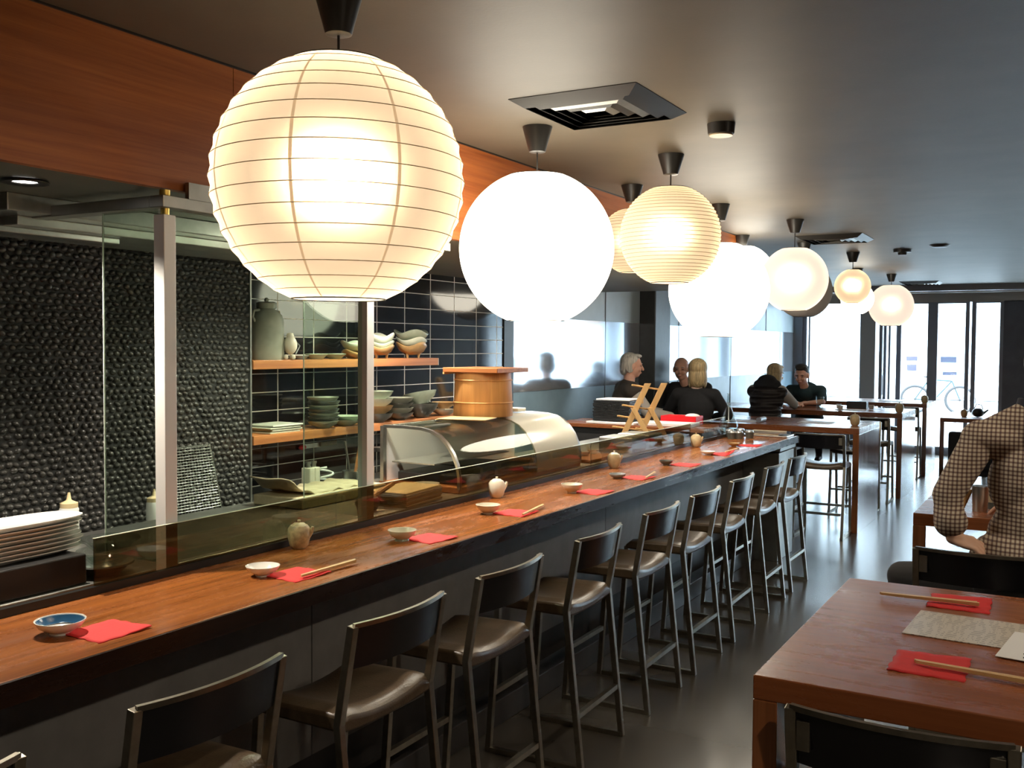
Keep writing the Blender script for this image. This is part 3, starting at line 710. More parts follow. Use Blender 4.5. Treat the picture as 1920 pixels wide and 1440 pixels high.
# wooden rice tub with square lid and mats, on the case
br = empty('rice_tub', (-2.80, 4.60, 1.238), 'tall orange cedar rice tub with a square wooden lid on the display case', 'tub')
MB().lathe([(0, 0), (.160, 0), (.163, .004), (.152, .235), (.144, .235), (.150, .225), (0, .225)], 40).build('staves', 'cedar', br, True)
for z, r in ((.075, .1615), (.195, .1560)): MB().tube([(r * cos(a), r * sin(a), z) for a in [2 * pi * k / 48 for k in range(48)]], .0045, 6, closed=True).build('hoop', 'cedar', br, True)
B('lid', 'lid_wood', (-.155, -.165, .237, .185, .175, .262), br, .003)
B('lid_batten', 'pine', (-.165, -.15, .226, -.155, .16, .238), br)
mt = tag(MB().box(-.13, -.09, 0, .13, .1, .004).box(-.12, -.10, .0045, .14, .09, .008).build('bamboo_mat', 'bamboo', None, loc=(-2.74, 4.33, 1.236), rz=.2, bevel=.001), 'pale bamboo rolling mats lying beside the cedar tub on the display case', 'mat')
tb = tag(B('cream_box', 'cream_ceramic', (-.08, -.05, 0, .07, .05, .022), bevel=.006), 'small cream plastic box lying on top of the display case right of the tub', 'box'); tb.location = (-2.86, 5.02, 1.236)
# paper stacks and mortar between glass and bench
for (x, y, n, lab) in ((-2.57, 3.56, 7, 'stack of cream square paper sheets in front of the display case'),):
    st = empty('paper_stack', (x, y, .926), lab, 'paper stack', rz=.1)
    for k in range(n): B('sheet', 'plastic_cream' if k == n - 1 else 'cloth_tan', (-.10 + random.uniform(-.004, .004), -.16, k * .009, .10 + random.uniform(-.004, .004), .16, k * .009 + .008), st, .001)
mo = empty('dark_scoop', (-2.56, 3.28, .926), 'dark round scoop with wooden handle resting beside the paper stack', 'scoop')
MB().lathe([(0, 0), (.04, .004), (.052, .03), (.045, .055), (0, .06)], 20).build('head', 'bowl_dark', mo, True); MB().tube([(.0, .02, .05), (.03, .14, .10)], [.013, .010]).build('handle', 'cedar', mo, True)
kd = empty('cutting_board', (-2.93, 3.15, .926), 'long pale cutting board with a cloth behind the tall glass', 'cutting board')
B('board', 'board', (-.15, .0, 0, .13, .58, .045), kd, .006)
cl = MB(); K = 22
vs = []
for i in range(K + 1):
    y = -.12 + i * .0265; z = .050 + .075 * (max(0, 6 - i) / 6) ** 1.5 + .006 * sin(i * 1.7)
    for x in (-.15, -.05, .03, .08): vs.append((x, y, z + .004 * sin(x * 40 + i)))
fs = [(i * 4 + j, i * 4 + j + 1, i * 4 + 5 + j, i * 4 + 4 + j) for i in range(K) for j in range(3)]
ck = cl.add(vs, fs).build('kitchen_cloth', 'cloth_tan', None, True, loc=(-2.93, 3.25, .926)); md = ck.modifiers.new('s', 'SOLIDIFY'); md.thickness = .006
tag(ck, 'tan kitchen cloth with an upturned end spread over the cutting board', 'cloth')
for k, (x, y) in enumerate(((-3.45, 3.925), (-3.45, 3.968))):
    tn = empty('white_caddy_tin', (x, y, .84), ('left' if k == 0 else 'right') + ' of two tall pale tins side by side behind the tall glass', 'tin', 'pale tins on the back bench')
    B('body', 'cream_ceramic', (-.03, -.019, 0, .03, .019, .14), tn, .005); MB().lathe([(0, .14), (.013, .14), (.013, .158), (.016, .159), (.016, .17), (0, .172)], 16).build('lid', 'steel', tn, True)
kn = empty('magnetic_knife', (-3.695, 4.17, 1.04), 'knife with a red tip guard hanging on the tiled wall', 'knife')
B('handle', 'board', (0, .12, .005, .02, .26, .03), kn, .004); B('blade', 'steel', (.004, 0, .002, .008, .13, .028), kn); MB().ell((.008, -.02, .012), (.012, .03, .014)).build('guard', 'plastic_red', kn, True)
# utensil pot, skewers, spatula
up = empty('utensil_pot', (-3.38, 4.20, .84), 'steel pot of kitchen tools with long orange chopsticks at the second post', 'utensil pot')
MB().lathe([(0, 0), (.05, 0), (.055, .10), (.05, .10), (.046, .01), (0, .01)], 24).build('pot', 'steel', up, True)
for k, (dx, dy, m) in enumerate(((.03, .05, 'lid_wood'), (.035, .08, 'lid_wood'), (-.02, -.04, 'steel'))): MB().tube([(0, 0, .02), (dx, dy, .34 - .08 * (k == 2))], [.004, .007], 6).build('chopstick' if k < 2 else 'ladle', m, up, True)
MB().box(-.05, -.004, .0, .05, .004, .09).build('spatula_blade', 'steel_dull', up, loc=(.06, -.02, .0))
sk = empty('skewer_pot', (-2.99, 3.84, .926), 'clear pot of thin bamboo skewers left of the display case', 'skewers')
MB().lathe([(0, 0), (.028, 0), (.028, .12), (.025, .12), (.024, .006), (0, .006)], 20).build('pot', 'clear_glass', sk, True)
for k in range(16): a = random.uniform(0, 2 * pi); r = random.uniform(.004, .018); MB().tube([(r * cos(a), r * sin(a), .008), (r * 1.8 * cos(a), r * 1.8 * sin(a), .25 + .07 * random.random())], .0016, 5).build('skewer', 'bamboo' if k % 3 else 'steel', sk)
B('paper_band', 'plastic_cream', (-.02, -.02, .01, .02, .02, .1), sk)
tp = empty('tub', (-2.62, 3.80, .926), 'low white plastic tub right behind the second post', 'tub')
MB().lathe([(0, 0), (.055, 0), (.062, .05), (.057, .05), (.05, .008), (0, .008)], 24).build('body', 'plastic_white', tp, True)
t2 = empty('tub', (-3.46, 4.06, .84), 'coil of white cord and small steel dishes on the back bench', 'dishes')
MB().lathe([(0, 0), (.06, 0), (.075, .03), (.07, .03), (.055, .006), (0, .006)], 24).build('dish', 'steel', t2, True)
MB().tube([(.05 * cos(a), .05 * sin(a), .04 + .004 * k) for k, a in enumerate([2 * pi * q / 12 for q in range(24)])], .006, 6).build('cord', 'plastic_white', t2, True)
# wire grill rack leaning at the pebble wall
gr = empty('wire_rack', (-3.385, 3.13, .841), 'wire grill rack leaning against the pebble wall behind the first post', 'rack')
m = MB()
for k in range(26): z = .0 + k * .0125; m.tube([(-.0 - z * .15, -.13 + z * .05, z), (-z * .15, .14 + z * -.1, z)], .0013, 4)
for k in range(16): y = -.13 + k * .018; m.tube([(0, y, 0), (-.05, y * (1 - .12), .315)], .0010, 4)
m.build('mesh_wires', 'steel_dull', gr)
MB().tube([(0, -.13, 0), (-.05, -.115, .318), (-.05, .11, .318), (0, .14, 0)], .003, 6, closed=True).build('frame', 'steel_dull', gr)
# sauce bottles
def squeeze(x, y, z, label):
    e = empty('squeeze_bottle', (x, y, z), label, 'bottle', 'squeeze bottles')
    MB().lathe([(0, 0), (.031, 0), (.033, .004), (.033, .105), (.028, .115), (0, .115)], 24).build('body', 'plastic_white', e, True)
    MB().lathe([(0, .112), (.030, .112), (.030, .128), (.012, .136), (.008, .140), (.004, .165), (0, .165)], 24).build('nozzle_cap', 'plastic_cream', e, True)
squeeze(-3.08, 2.25, .926, 'white squeeze bottle with a cream nozzle behind the long white plates')
squeeze(-3.36, 2.86, .841, 'squeeze bottle with a yellow cap partly hidden behind the first post')
# long white plates on a dark stand at the left
sdn = tag(B('plate_stand', 'black_plastic', (-.16, -.75, 0, .13, .24, .085), bevel=.004), 'low black stand under the stack of long white plates', 'stand'); sdn.location = (-2.60, 1.62, .926)
def oblong(n=40, a=.32, b=.085):
    pts = []
    for k in range(n):
        t_ = 2 * pi * k / n; c, s_ = cos(t_), sin(t_)
        pts.append((b * (abs(s_) ** .7) * (1 if s_ > 0 else -1), a * (abs(c) ** .45) * (1 if c > 0 else -1)))
    return pts
op = oblong()
for k in range(8):
    pm = MB(); n = len(op); vs = []
    for sc, z in ((.86, 0), (1.0, .010), (1.0, .013), (.9, .006)): vs += [(x * sc, y * sc, z) for x, y in op]
    f = [tuple(range(n))[::-1], tuple(3 * n + i for i in range(n))] + [(r * n + i, r * n + (i + 1) % n, (r + 1) * n + (i + 1) % n, (r + 1) * n + i) for r in range(3) for i in range(n)]
    o = pm.add(vs, f).build('oblong_plate', 'white_ceramic', None, True, loc=(-2.60 + random.uniform(-.003, .003), 1.60 + random.uniform(-.008, .008), 1.012 + k * .0125))
    tag(o, 'long white oval-ended plate ' + ('at the top of the stack on the black stand' if k == 7 else 'at the bottom of the stack on the black stand' if k == 0 else 'in the middle of the stack on the black stand'), 'plate', 'long white plates stacked at the left')
for k in range(3):
    o = MB().lathe([(0, 0), (.045, 0), (.075, .03), (.088, .034), (.086, .039), (.072, .035), (.042, .006), (0, .006)], 28).build('glass_dish', 'clear_glass' if k else 'bowl_dark', None, True, loc=(-2.52, 1.955 + .012 * k, .926 + k * .034))
    tag(o, ('dark' if k == 0 else 'lower clear' if k == 1 else 'upper clear') + ' glossy dish in the little stack left of the first post', 'dish', 'glossy dishes behind the glass')
# ceramics on the shelves
jar = empty('stoneware_jar', (-3.56, 3.74, SH1), 'tall grey-green stoneware jar with lid and small handles on the upper shelf', 'jar')
MB().lathe([(0, 0), (.082, 0), (.088, .02), (.086, .19), (.078, .225), (.045, .25), (.040, .258), (0, .26)], 36).build('body', 'grey_stoneware', jar, True)
MB().lathe([(0, .258), (.05, .258), (.052, .285), (.04, .292), (0, .294)], 28).build('lid', 'grey_stoneware', jar, True); MB().ell((0, 0, .302), (.012, .012, .012)).build('knob', 'grey_stoneware', jar, True)
for a in (-1, 1): MB().tube([(.0, a * .08, .19), (.0, a * .098, .215), (.0, a * .088, .245), (0, a * .05, .25)], .007, 8).build('handle', 'grey_stoneware', jar, True)
sl = empty('ceramic_figurine', (-3.47, 3.815, SH1), 'small pale pink ceramic ornament with feet beside the stoneware jar', 'ornament')
MB().ell((0, 0, .075), (.036, .034, .048)).build('body', 'cream_ceramic', sl, True); MB().lathe([(0, .118), (.02, .118), (.015, .135), (0, .138)], 16).build('top', 'cream_ceramic', sl, True)
for k in range(3): MB().ell((.02 * cos(k * 2.1), .024 * sin(k * 2.1), .014), (.012, .012, .014)).build('foot', 'cream_ceramic', sl, True)
MB().tube([(0, .03, .10), (.0, .07, .07), (0, .04, .03)], .004, 6).build('handle', 'grey_ceramic', sl, True)
for (y, m_, lab, sx) in ((3.925, 'grey_ceramic', 'small grey shell-shaped dish next to the pink ornament', .04), (4.05, 'celadon_light', 'pale leaf-shaped dish lying on the upper shelf', .055), (4.20, 'celadon', 'small green dish left of the wavy bowls on the upper shelf', .055)):
    o = MB().lathe([(0, 0), (.5, .0), (1, .55), (.95, .6), (.45, .1), (0, .1)], 24).build('small_dish', m_, None, True, loc=(-3.50, y, SH1)); o.scale = (sx, sx * 1.25, sx * .9); tag(o, lab, 'dish')
def wavy(x, y, z, r, h, m_, ph, label, feet=0, rz=0):
    e = empty('wavy_bowl', (x, y, z), label, 'bowl', 'wavy-rimmed bowls on the upper shelf', rz)
    n = 40; R = [(.12, 0), (.45, .05), (.8, .38), (1.0, .85), (.97, .90), (.76, .46), (.42, .14), (.0001, .10)]; vs = []
    for r_, z_ in R:
        for k in range(n):
            a = 2 * pi * k / n; w = .32 * sin(3 * a + ph) * (max(0, r_ - .3) ** 1.5)
            vs.append((r * r_ * cos(a), r * r_ * sin(a), h * (z_ + w) + feet * .018 ))
    m = len(R); f = [(i * n + k, i * n + (k + 1) % n, (i + 1) * n + (k + 1) % n, (i + 1) * n + k) for i in range(m - 1) for k in range(n)] + [tuple(range(n))[::-1]]
    MB().add(vs, f).build('body', m_, e, 'full')
    if feet:
        for k in range(3): a = 2 * pi * k / 3 + .6; MB().tube([(r * .45 * cos(a), r * .45 * sin(a), 0), (r * .5 * cos(a), r * .5 * sin(a), .035)], [.006, .010], 8).build('foot', 'bowl_brown', e, True)
wavy(-3.50, 4.37, SH1, .075, .05, 'bowl_brown', .3, 'brown wavy bowl at the bottom of the stack seen through the tall glass')
wavy(-3.50, 4.37, SH1 + .045, .08, .055, 'celadon_light', 1.3, 'pale green wavy bowl at the top of the stack seen through the tall glass')
wavy(-3.50, 4.60, SH1, .083, .06, 'bowl_brown', .9, 'lowest wavy bowl, on little feet, in the stack right of the second post', 1)
wavy(-3.50, 4.60, SH1 + .042, .083, .06, 'celadon', .8, 'middle wavy bowl in the stack right of the second post')
wavy(-3.50, 4.60, SH1 + .070, .085, .075, 'celadon_light', .7, 'top pale green wavy bowl of the stack right of the second post')
wavy(-3.50, 4.91, SH1, .095, .075, 'bowl_brown', 2.0, 'gold-brown footed wavy bowl at the right end of the upper shelf', 1)
wavy(-3.50, 4.91, SH1 + .06, .095, .065, 'celadon_light', 2.6, 'green wavy bowl nested on the gold-brown footed one')
wavy(-3.50, 4.91, SH1 + .098, .105, .07, 'celadon', 3.6, 'dark green pointed-rim bowl on top at the right end of the upper shelf')
def bowl(x, y, z, r, h, m_, label, group, rx=0, ry=0, name='bowl'):
    o = MB().lathe([(0, 0), (r * .42, 0), (r * .45, h * .08), (r * .85, h * .55), (r, h), (r * .96, h), (r * .8, h * .55), (r * .38, h * .14), (0, h * .12)], 32).build(name, m_, None, True, loc=(x, y, z))
    o.rotation_euler = (rx, ry, 0); return tag(o, label, 'bowl', group)
for k in range(7): bowl(-3.5 + .004 * (k % 2), 4.10 + .004 * (k % 3), SH2 + k * .021, .085, .04, 'bowl_dark' if k % 2 else 'grey_stoneware', 'dark flared bowl in the leaning stack on the lower shelf' + (', topmost' if k == 6 else ', lowest' if k == 0 else ', inside the stack'), 'dark flared bowls on the lower shelf')
for k in range(4): tag(B('square_plate', 'celadon_light', (-.09, -.11, 0, .09, .11, .009), bevel=.003), 'flat pale green plate ' + ('on top of the left stack on the lower shelf' if k == 3 else 'inside the left stack on the lower shelf'), 'plate', 'flat pale plates on the lower shelf').location = (-3.55 + .005 * k, 3.77 + random.uniform(-.012, .012), SH2 + k * .0115)
for k in range(2): bowl(-3.50, 4.29, SH2 + k * .02, .09, .035, 'celadon', 'shallow green dish ' + ('above' if k else 'below') + ' in the pair behind the second post', 'shallow green dishes')
for k, m_ in enumerate(('bowl_dark', 'bowl_brown', 'celadon_light', 'celadon')): bowl(-3.50, 4.575, SH2 + k * .042, .093, .055, m_, ('lowest dark', 'second brown', 'third pale', 'top green')[k] + ' bowl of the stack just right of the second post, lower shelf', 'rounded bowls on the lower shelf')
for k in range(4): bowl(-3.50, 4.79, SH2 + k * .030, .085, .045, 'grey_stoneware' if k % 2 else 'bowl_dark', ('lowest', 'second', 'third', 'top')[k] + ' of the ribbed grey bowls in the middle of the lower shelf', 'ribbed grey bowls on the lower shelf')
bowl(-3.50, 5.02, SH2 + .006, .105, .085, 'bowl_dark', 'large dark bowl under the tilted green one on the lower shelf', 'large dark bowls')
bowl(-3.50, 5.02, SH2 + .085, .105, .07, 'celadon', 'large green bowl tilted on the dark one, lower shelf', 'large dark bowls', 0, radians(-12))
for k, m_ in enumerate(('cream_ceramic', 'bowl_brown')): bowl(-3.50, 5.27, SH2 + k * .045, .08, .04, m_, ('pale' if k == 0 else 'brown') + ' plate partly hidden behind the cedar tub on the lower shelf', 'plates behind the tub')

# ================= COUNTER TABLEWARE =================
def dish(x, y, r, h, m_, label, inner=None, foot=False):
    e = empty('sauce_dish', (x, y, .9205), label, 'dish', 'small dishes along the counter')
    MB().lathe([(0, 0), (r * .42, 0), (r * .42, h * .14), (r * .82, h * .5), (r, h * .96), (r, h), (r * .95, h), (r * .78, h * .52), (r * .4, h * .22), (0, h * .2)], 36).build('body', m_, e, True)
    if inner: MB().lathe([(r * .66, h * .46), (r * .78, h * .545), (r * .93, h * .94), (r * .905, h * .93), (r * .76, h * .58), (r * .64, h * .48)], 36, close=True).build('blue_pattern', inner, e, True); MB().ell((r * .3, -r * .55, h * .55), (r * .22, r * .12, .003)).build('floral_mark', 'white_ceramic', e, True)
    if foot: MB().lathe([(0, 0), (r * .5, 0), (r * .45, h * .2), (0, h * .2)], 28).build('foot_ring', 'celadon', e, True)
dish(-2.107, 1.512, .0585, .034, 'white_ceramic', 'blue patterned dish with white rim, nearest the camera on the counter', 'blue_glaze')
dish(-2.116, 2.204, .051, .032, 'white_ceramic', 'plain white dish left of the napkin with chopsticks')
dish(-2.082, 2.868, .052, .038, 'cream_ceramic', 'cream bowl with a green foot beside the scratched counter patch', None, True)
dish(-2.111, 3.513, .052, .038, 'cream_ceramic', 'cream bowl in front of the cream teapot')
dish(-2.075, 4.228, .052, .042, 'cream_ceramic', 'fluted cream bowl before the end of the display case')
dish(-2.096, 4.818, .046, .025, 'grey_ceramic', 'grey-blue saucer in front of the tan teapot')
dish(-2.090, 5.517, .042, .028, 'bowl_dark', 'dark grey saucer in the far half of the counter')
dish(-2.056, 6.186, .045, .024, 'white_ceramic', 'shallow cream dish beside a crumpled red napkin')
dish(-2.080, 6.819, .042, .024, 'bowl_brown', 'last brownish dish near the far end of the counter')
def napkin(x, y, z, w, d, rz, label, m_='napkin_red', fold=.006):
    n = 10; vs = []
    for i in range(n + 1):
        for j in range(n + 1):
            u, v = i / n - .5, j / n - .5
            vs.append((u * w + .0025 * sin(j * 1.9), v * d + .0025 * sin(i * 2.3), .0012 + fold * abs(u + v) ** 2 * (1 if u + v > 0 else .4) + .0008 * sin(i * 1.3 + j)))
    f = [(i * (n + 1) + j, (i + 1) * (n + 1) + j, (i + 1) * (n + 1) + j + 1, i * (n + 1) + j + 1) for i in range(n) for j in range(n)]
    o = MB().add(vs, f).build('paper_napkin', m_, None, True, loc=(x, y, z), rz=rz); md = o.modifiers.new('s', 'SOLIDIFY'); md.thickness = .0022; md.offset = 1
    return tag(o, label, 'napkin', 'red paper napkins')
nl = ['right of the blue patterned dish, with nothing on it', 'right of the plain white dish, under chopsticks', 'right of the green-footed bowl', 'under chopsticks beside the cream teapot', 'beside the fluted cream bowl',
      'under chopsticks beside the grey-blue saucer', 'beside the dark grey saucer', 'crumpled, beside the shallow cream dish', 'last along the counter, beside the brownish dish']
for k, (x, y) in enumerate(((-2.03, 1.583), (-2.04, 2.27), (-2.015, 2.945), (-2.02, 3.585), (-1.995, 4.30), (-2.015, 4.895), (-1.995, 5.585), (-2.0, 6.26), (-2.0, 6.93))):
    napkin(x, y, .9205, .145, .150, radians(-8 + random.uniform(-6, 8)), 'red napkin on the counter ' + nl[k], 'napkin_red', .006 if k != 7 else .03)
def sticks(p0, p1, label, z=.9255, grp='wooden chopsticks on napkins', s=.0045):
    o = MB().tube([(p0[0], p0[1], z), (p1[0], p1[1], z + .002)], [s * .7, s], sq=True).tube([(p0[0] + .004, p0[1] - .006, z), (p1[0] + .006, p1[1] - .009, z + .002)], [s * .7, s], sq=True).build('chopsticks', 'bamboo', None)
    tag(o, label, 'chopsticks', grp)
sticks((-1.99, 2.235), (-1.98, 2.475), 'chopsticks on the napkin right of the plain white dish', .931)
sticks((-1.95, 3.52), (-1.985, 3.765), 'chopsticks on the napkin beside the cream teapot', .931)
sticks((-1.95, 4.85), (-1.985, 5.07), 'chopsticks on the napkin beside the grey-blue saucer', .931)
sticks((-1.96, 6.24), (-1.95, 6.46), 'chopsticks in the crumpled napkin far along the counter', .940)
def pot(x, y, z, m_, label, s=1., rz=0.6, top=None):
    e = empty('soy_pot', (x, y, z), label, 'teapot', 'little lidded soy pots', rz)
    MB().lathe([(0, 0), (.022 * s, 0), (.032 * s, .012 * s), (.0385 * s, .040 * s), (.038 * s, .068 * s), (.029 * s, .080 * s), (0, .082 * s)], 28).build('body', m_, e, True)
    MB().lathe([(0, .079 * s), (.026 * s, .080 * s), (.018 * s, .087 * s), (.004 * s, .089 * s), (.006 * s, .097 * s), (0, .099 * s)], 20).build('lid', top or m_, e, True)
    MB().tube([(.026 * s, 0, .035 * s), (.041 * s, 0, .056 * s), (.047 * s, 0, .074 * s)], [.011 * s, .008 * s, .005 * s], 10).build('spout', m_, e, True)
pot(-2.300, 2.57, .9205, 'speckle_clay', 'speckled brown soy pot against the glass, nearest the camera')
pot(-2.298, 3.90, .9205, 'cream_ceramic', 'smooth cream soy pot in front of the dark part of the display case')
pot(-2.298, 5.23, .9205, 'clay_tan', 'tan soy pot with a cream top just beyond the display case', 1.0, .6, 'cream_ceramic')
pot(-2.294, 6.634, .9205, 'clay_tan', 'tan soy pot near the glass corner at the far end', 1.0, .3)

# near table things
T = .9182
napkin(-.265, 2.345, T, .155, .17, 0, 'deep red napkin under a long chopstick on the nearest table', 'napkin_deep', .004)
napkin(-.262, 2.962, T, .155, .17, 0.02, 'deep red napkin at the far edge of the nearest table', 'napkin_deep', .004)
sticks((-.295, 2.333), (-.05, 2.305), 'long chopsticks across the nearest deep red napkin, front right', T + .009)
sticks((-.466, 2.932), (-.217, 2.941), 'chopsticks lying across the napkin at the far edge of the nearest table', T + .009)
me = empty('menu_sheet', (-.20, 2.69, T), 'long printed paper menu between the two red napkins', 'menu', rz=-.05); B('paper', 'menu_paper', (-.15, -.125, .0005, .3, .125, .0022), me)
me = empty('menu_sheet', (.03, 2.58, T + .0025), 'second menu card with dark brush strokes at the right edge of the picture', 'menu', rz=-.12); B('paper', 'white_sheet', (-.16, -.12, .0005, .12, .12, .002), me)
m = MB()
for k in range(7): y = -.10 + k * .03; m.tube([(-.12 + random.uniform(0, .03), y, .003), (-.06, y + .004, .003), (-.03 + random.uniform(0, .1), y - .006, .003)], [.0015, .0035, .001], 5)
m.build('brush_strokes', 'ink', me)
# mid table things in front of the seated man
mg = empty('metal_tumbler', (-.345, 4.70, T), 'brushed metal tumbler on the table beyond the checked shirt', 'tumbler')
MB().lathe([(0, 0), (.030, 0), (.034, .11), (.031, .11), (.027, .006), (0, .006)], 28).build('body', 'steel', mg, True)
ju = empty('sauce_bottle', (-.29, 4.80, T), 'dark sauce bottle with a pale label behind the metal tumbler', 'bottle')
MB().lathe([(0, 0), (.032, 0), (.033, .12), (.014, .15), (.013, .175), (0, .176)], 24).build('body', 'bowl_dark', ju, True); MB().lathe([(.0335, .03), (.0335, .10), (.034, .10), (.034, .03)], 24, close=True).build('label_band', 'board', ju, True)
sn = tag(MB().tube([(-.03, -.01, 0.004), (.0, 0, .09)], [.016, .02], 8).build('napkin_roll', 'bamboo', None, True, loc=(-.395, 4.74, T)), 'small tan paper roll left of the metal tumbler', 'paper roll')

# far tables
cup0 = None
for x, y, lab in ((-1.724, 9.30, 'tan soy pot at the right end of the first high table beyond the counter'), (-1.66, 11.45, 'soy pot at the right end of the second high table'), (-1.67, 13.6, 'soy pot at the right end of the third high table')): pot(x, y, T, 'clay_tan', lab, 1.15, 2.5)
pot(-1.25, 14.1, .7305, 'clay_tan', 'small brown soy pot on the low table by the doors', 1.1)
tp = empty('teapot', (-1.09, 14.15, .7302), 'round black teapot on the low table by the folding doors', 'teapot')
MB().ell((0, 0, .06), (.075, .075, .06)).build('body', 'black_plastic', tp, True); MB().tube([(.06, 0, .05), (.12, 0, .10)], [.016, .01]).build('spout', 'black_plastic', tp, True); MB().tube([(-.05, 0, .10), (-.02, 0, .17), (.04, 0, .16), (.06, 0, .1)], .006).build('handle', 'black_plastic', tp, True)
gl = empty('water_glass', (-2.50, 11.42, T), 'clear glass of water beside the couple on the second high table', 'glass')
MB().lathe([(0, 0), (.035, 0), (.045, .15), (.043, .15), (.033, .008), (0, .008)], 24).build('body', 'clear_glass', gl, True)
for k, (x, y, w) in enumerate(((-2.2, 11.6, .3), (-2.75, 9.25, .34), (-2.1, 9.45, .3), (-2.1, 13.8, .3))):
    tag(B('place_mat', 'white_sheet', (-w / 2, -.11, 0, w / 2, .11, .004)), ('white sheet in the middle of the second high table', 'white sheet at the left of the first high table', 'white sheet in the middle of the first high table', 'white sheet on the third high table')[k], 'paper sheet').location = (x, y, T + .0005)
for k, (x, y) in enumerate(((-2.35, 11.7), (-2.0, 11.75), (-2.28, 11.45))):
    c = tag(MB().lathe([(0, 0), (.02, 0), (.03, .05), (.027, .05), (.018, .005), (0, .005)], 20).build('small_cup', 'white_ceramic', None, True, loc=(x, y, T + .005)), ('white cup nearest the water glass', 'white cup furthest right', 'white cup between the other two')[k] + ' on the second high table', 'cup', 'white cups on the second table')
tag(B('dark_box', 'black_plastic', (-.11, -.07, 0, .11, .07, .08), bevel=.004), 'black condiment box on the second high table right of the couple', 'box').location = (-2.20, 12.0, T + .0005)
br_ = empty('napkin_roll_holder', (-2.55, 9.2, T), 'dark rolled cutlery lying at the left part of the first high table', 'cutlery roll'); MB().tube([(0, -.08, .025), (0, .1, .025)], .025, 12).build('roll', 'frame_dark', br_, True)

# ================= SERVICE STATION AT THE FAR END OF THE KITCHEN =================
ss = empty('service_station', (-3.15, 7.62, 0), 'dark service cabinet with a brown top at the far end of the kitchen', 'cabinet')
B('top', 'table_wood', (-.62, -.30, .955, .68, .27, .985), ss, .003); B('carcass', 'dark_base', (-.60, -.28, 0, .66, .25, .954), ss)
SZ = .9852
for (x, y, n, m_, w, d, lab, grp) in ((-3.27, 7.5, 13, 'black_plastic', .16, .13, 'black square tray in the tall stack left of the wooden rack', 'black trays'),):
    for k in range(n): tag(B('square_tray', m_, (-w, -d, 0, w, d, .011), bevel=.003), lab + (', topmost' if k == n - 1 else ', lowest' if k == 0 else ', inside the stack'), 'tray', grp).location = (x + random.uniform(-.006, .006), y, SZ + .03 + k * .0125)
tag(B('rectangular_plate', 'white_sheet', (-.15, -.12, 0, .15, .12, .012), bevel=.003), 'white rectangular plate on top of the tall stack of black trays', 'plate').location = (-3.26, 7.5, SZ + .194)
tag(B('rectangular_plate', 'white_sheet', (-.21, -.16, 0, .21, .16, .02), bevel=.004), 'white rectangular tray at the foot of the stack of black trays', 'tray').location = (-3.27, 7.5, SZ + .002)
tag(B('rectangular_plate', 'white_sheet', (-.22, -.11, 0, .22, .11, .03), bevel=.006), 'long white plate on the service cabinet right of the wooden rack', 'plate').location = (-2.82, 7.5, SZ)
rt = empty('red_tray', (-2.80, 7.74, SZ), 'bright red plastic tray with a white napkin in front of the blonde woman', 'tray')
MB().box(-.15, -.09, 0, .15, .09, .01).box(-.15, -.09, .01, -.14, .09, .07).box(.14, -.09, .01, .15, .09, .07).box(-.14, -.09, .01, .14, -.08, .07).box(-.14, .08, .01, .14, .09, .07).build('tray_body', 'plastic_red', rt, bevel=.003)
MB().ell((.09, .0, .07), (.06, .05, .02)).build('napkin', 'white_sheet', rt, True)
# wooden dowel rack of two crossed frames
wr = empty('wooden_rack', (-2.84, 6.86, .925), 'light wooden crossed rack with dowel pegs behind the far end of the glass', 'rack', rz=.36)
for k, (dx, dy) in enumerate(((0, 0), (.12, .10))):
    MB().prism([(-.13 + dx, 0), (-.085 + dx, 0), (.108 + dx, .42), (.06 + dx, .42)], 'y', dy - .012, dy + .012).build('long_slat', 'pine', wr, bevel=.002)
    MB().prism([(.09 + dx, 0), (.13 + dx, 0), (.0 + dx, .235), (-.04 + dx, .235)], 'y', dy - .036, dy - .013).build('short_slat', 'pine', wr, bevel=.002)
for (x, z) in ((-.09, .06), (-.055, .14), (-.02, .22), (.05, .37), (.08, .05)): MB().tube([(x - .08, -.07, z + .04), (x + .12, .11, z)], .007, 8).build('dowel', 'pine', wr, True)
B('cross_bar', 'pine', (.01, .0, .27, .05, .19, .30), wr)
# carafe, cutlery baskets and menus on the end of the counter
cf = empty('glass_carafe', (-2.37, 7.62, .9202), 'clear teardrop glass carafe at the far end of the counter', 'carafe')
MB().lathe([(0, 0), (.055, 0), (.076, .035), (.074, .09), (.045, .16), (.018, .24), (.013, .33), (.016, .335), (.011, .33), (.013, .24), (.04, .16), (.068, .09), (.068, .035), (0, .008)], 28).build('body', 'clear_glass', cf, True)
MB().lathe([(0, .009), (.064, .036), (.066, .06), (0, .06)], 24).build('liquid', 'clear_glass', cf, True)
for k in range(5):
    e = empty('glass_cup', (-2.27 + .05 * (k % 3) - .06 * (k > 2), 7.38 + .09 * (k // 2) + .02 * k, .9202), ('dark sauce cup leftmost in the cluster by the carafe', 'dark sauce cup right behind the carafe', 'dark sauce cup in the middle of the cluster', 'dark sauce cup near the steel tray', 'dark sauce cup furthest back in the cluster')[k], 'cup', 'sauce cups at the counter end')
    MB().lathe([(0, 0), (.028, 0), (.034, .045), (.030, .05), (.024, .006), (0, .006)], 20).build('body', 'bowl_dark', e, True); MB().lathe([(0, .046), (.032, .046), (.028, .060), (0, .064)], 20).build('lid', 'steel', e, True)
so = empty('steel_tray', (-2.095, 7.79, .9202), 'steel tray with pale folded menus at the very end of the counter', 'tray')
B('tray_body', 'steel', (-.17, -.11, 0, .17, .11, .012), so, .004); B('rim', 'steel_dull', (-.165, -.105, .03, .165, -.10, .045), so)
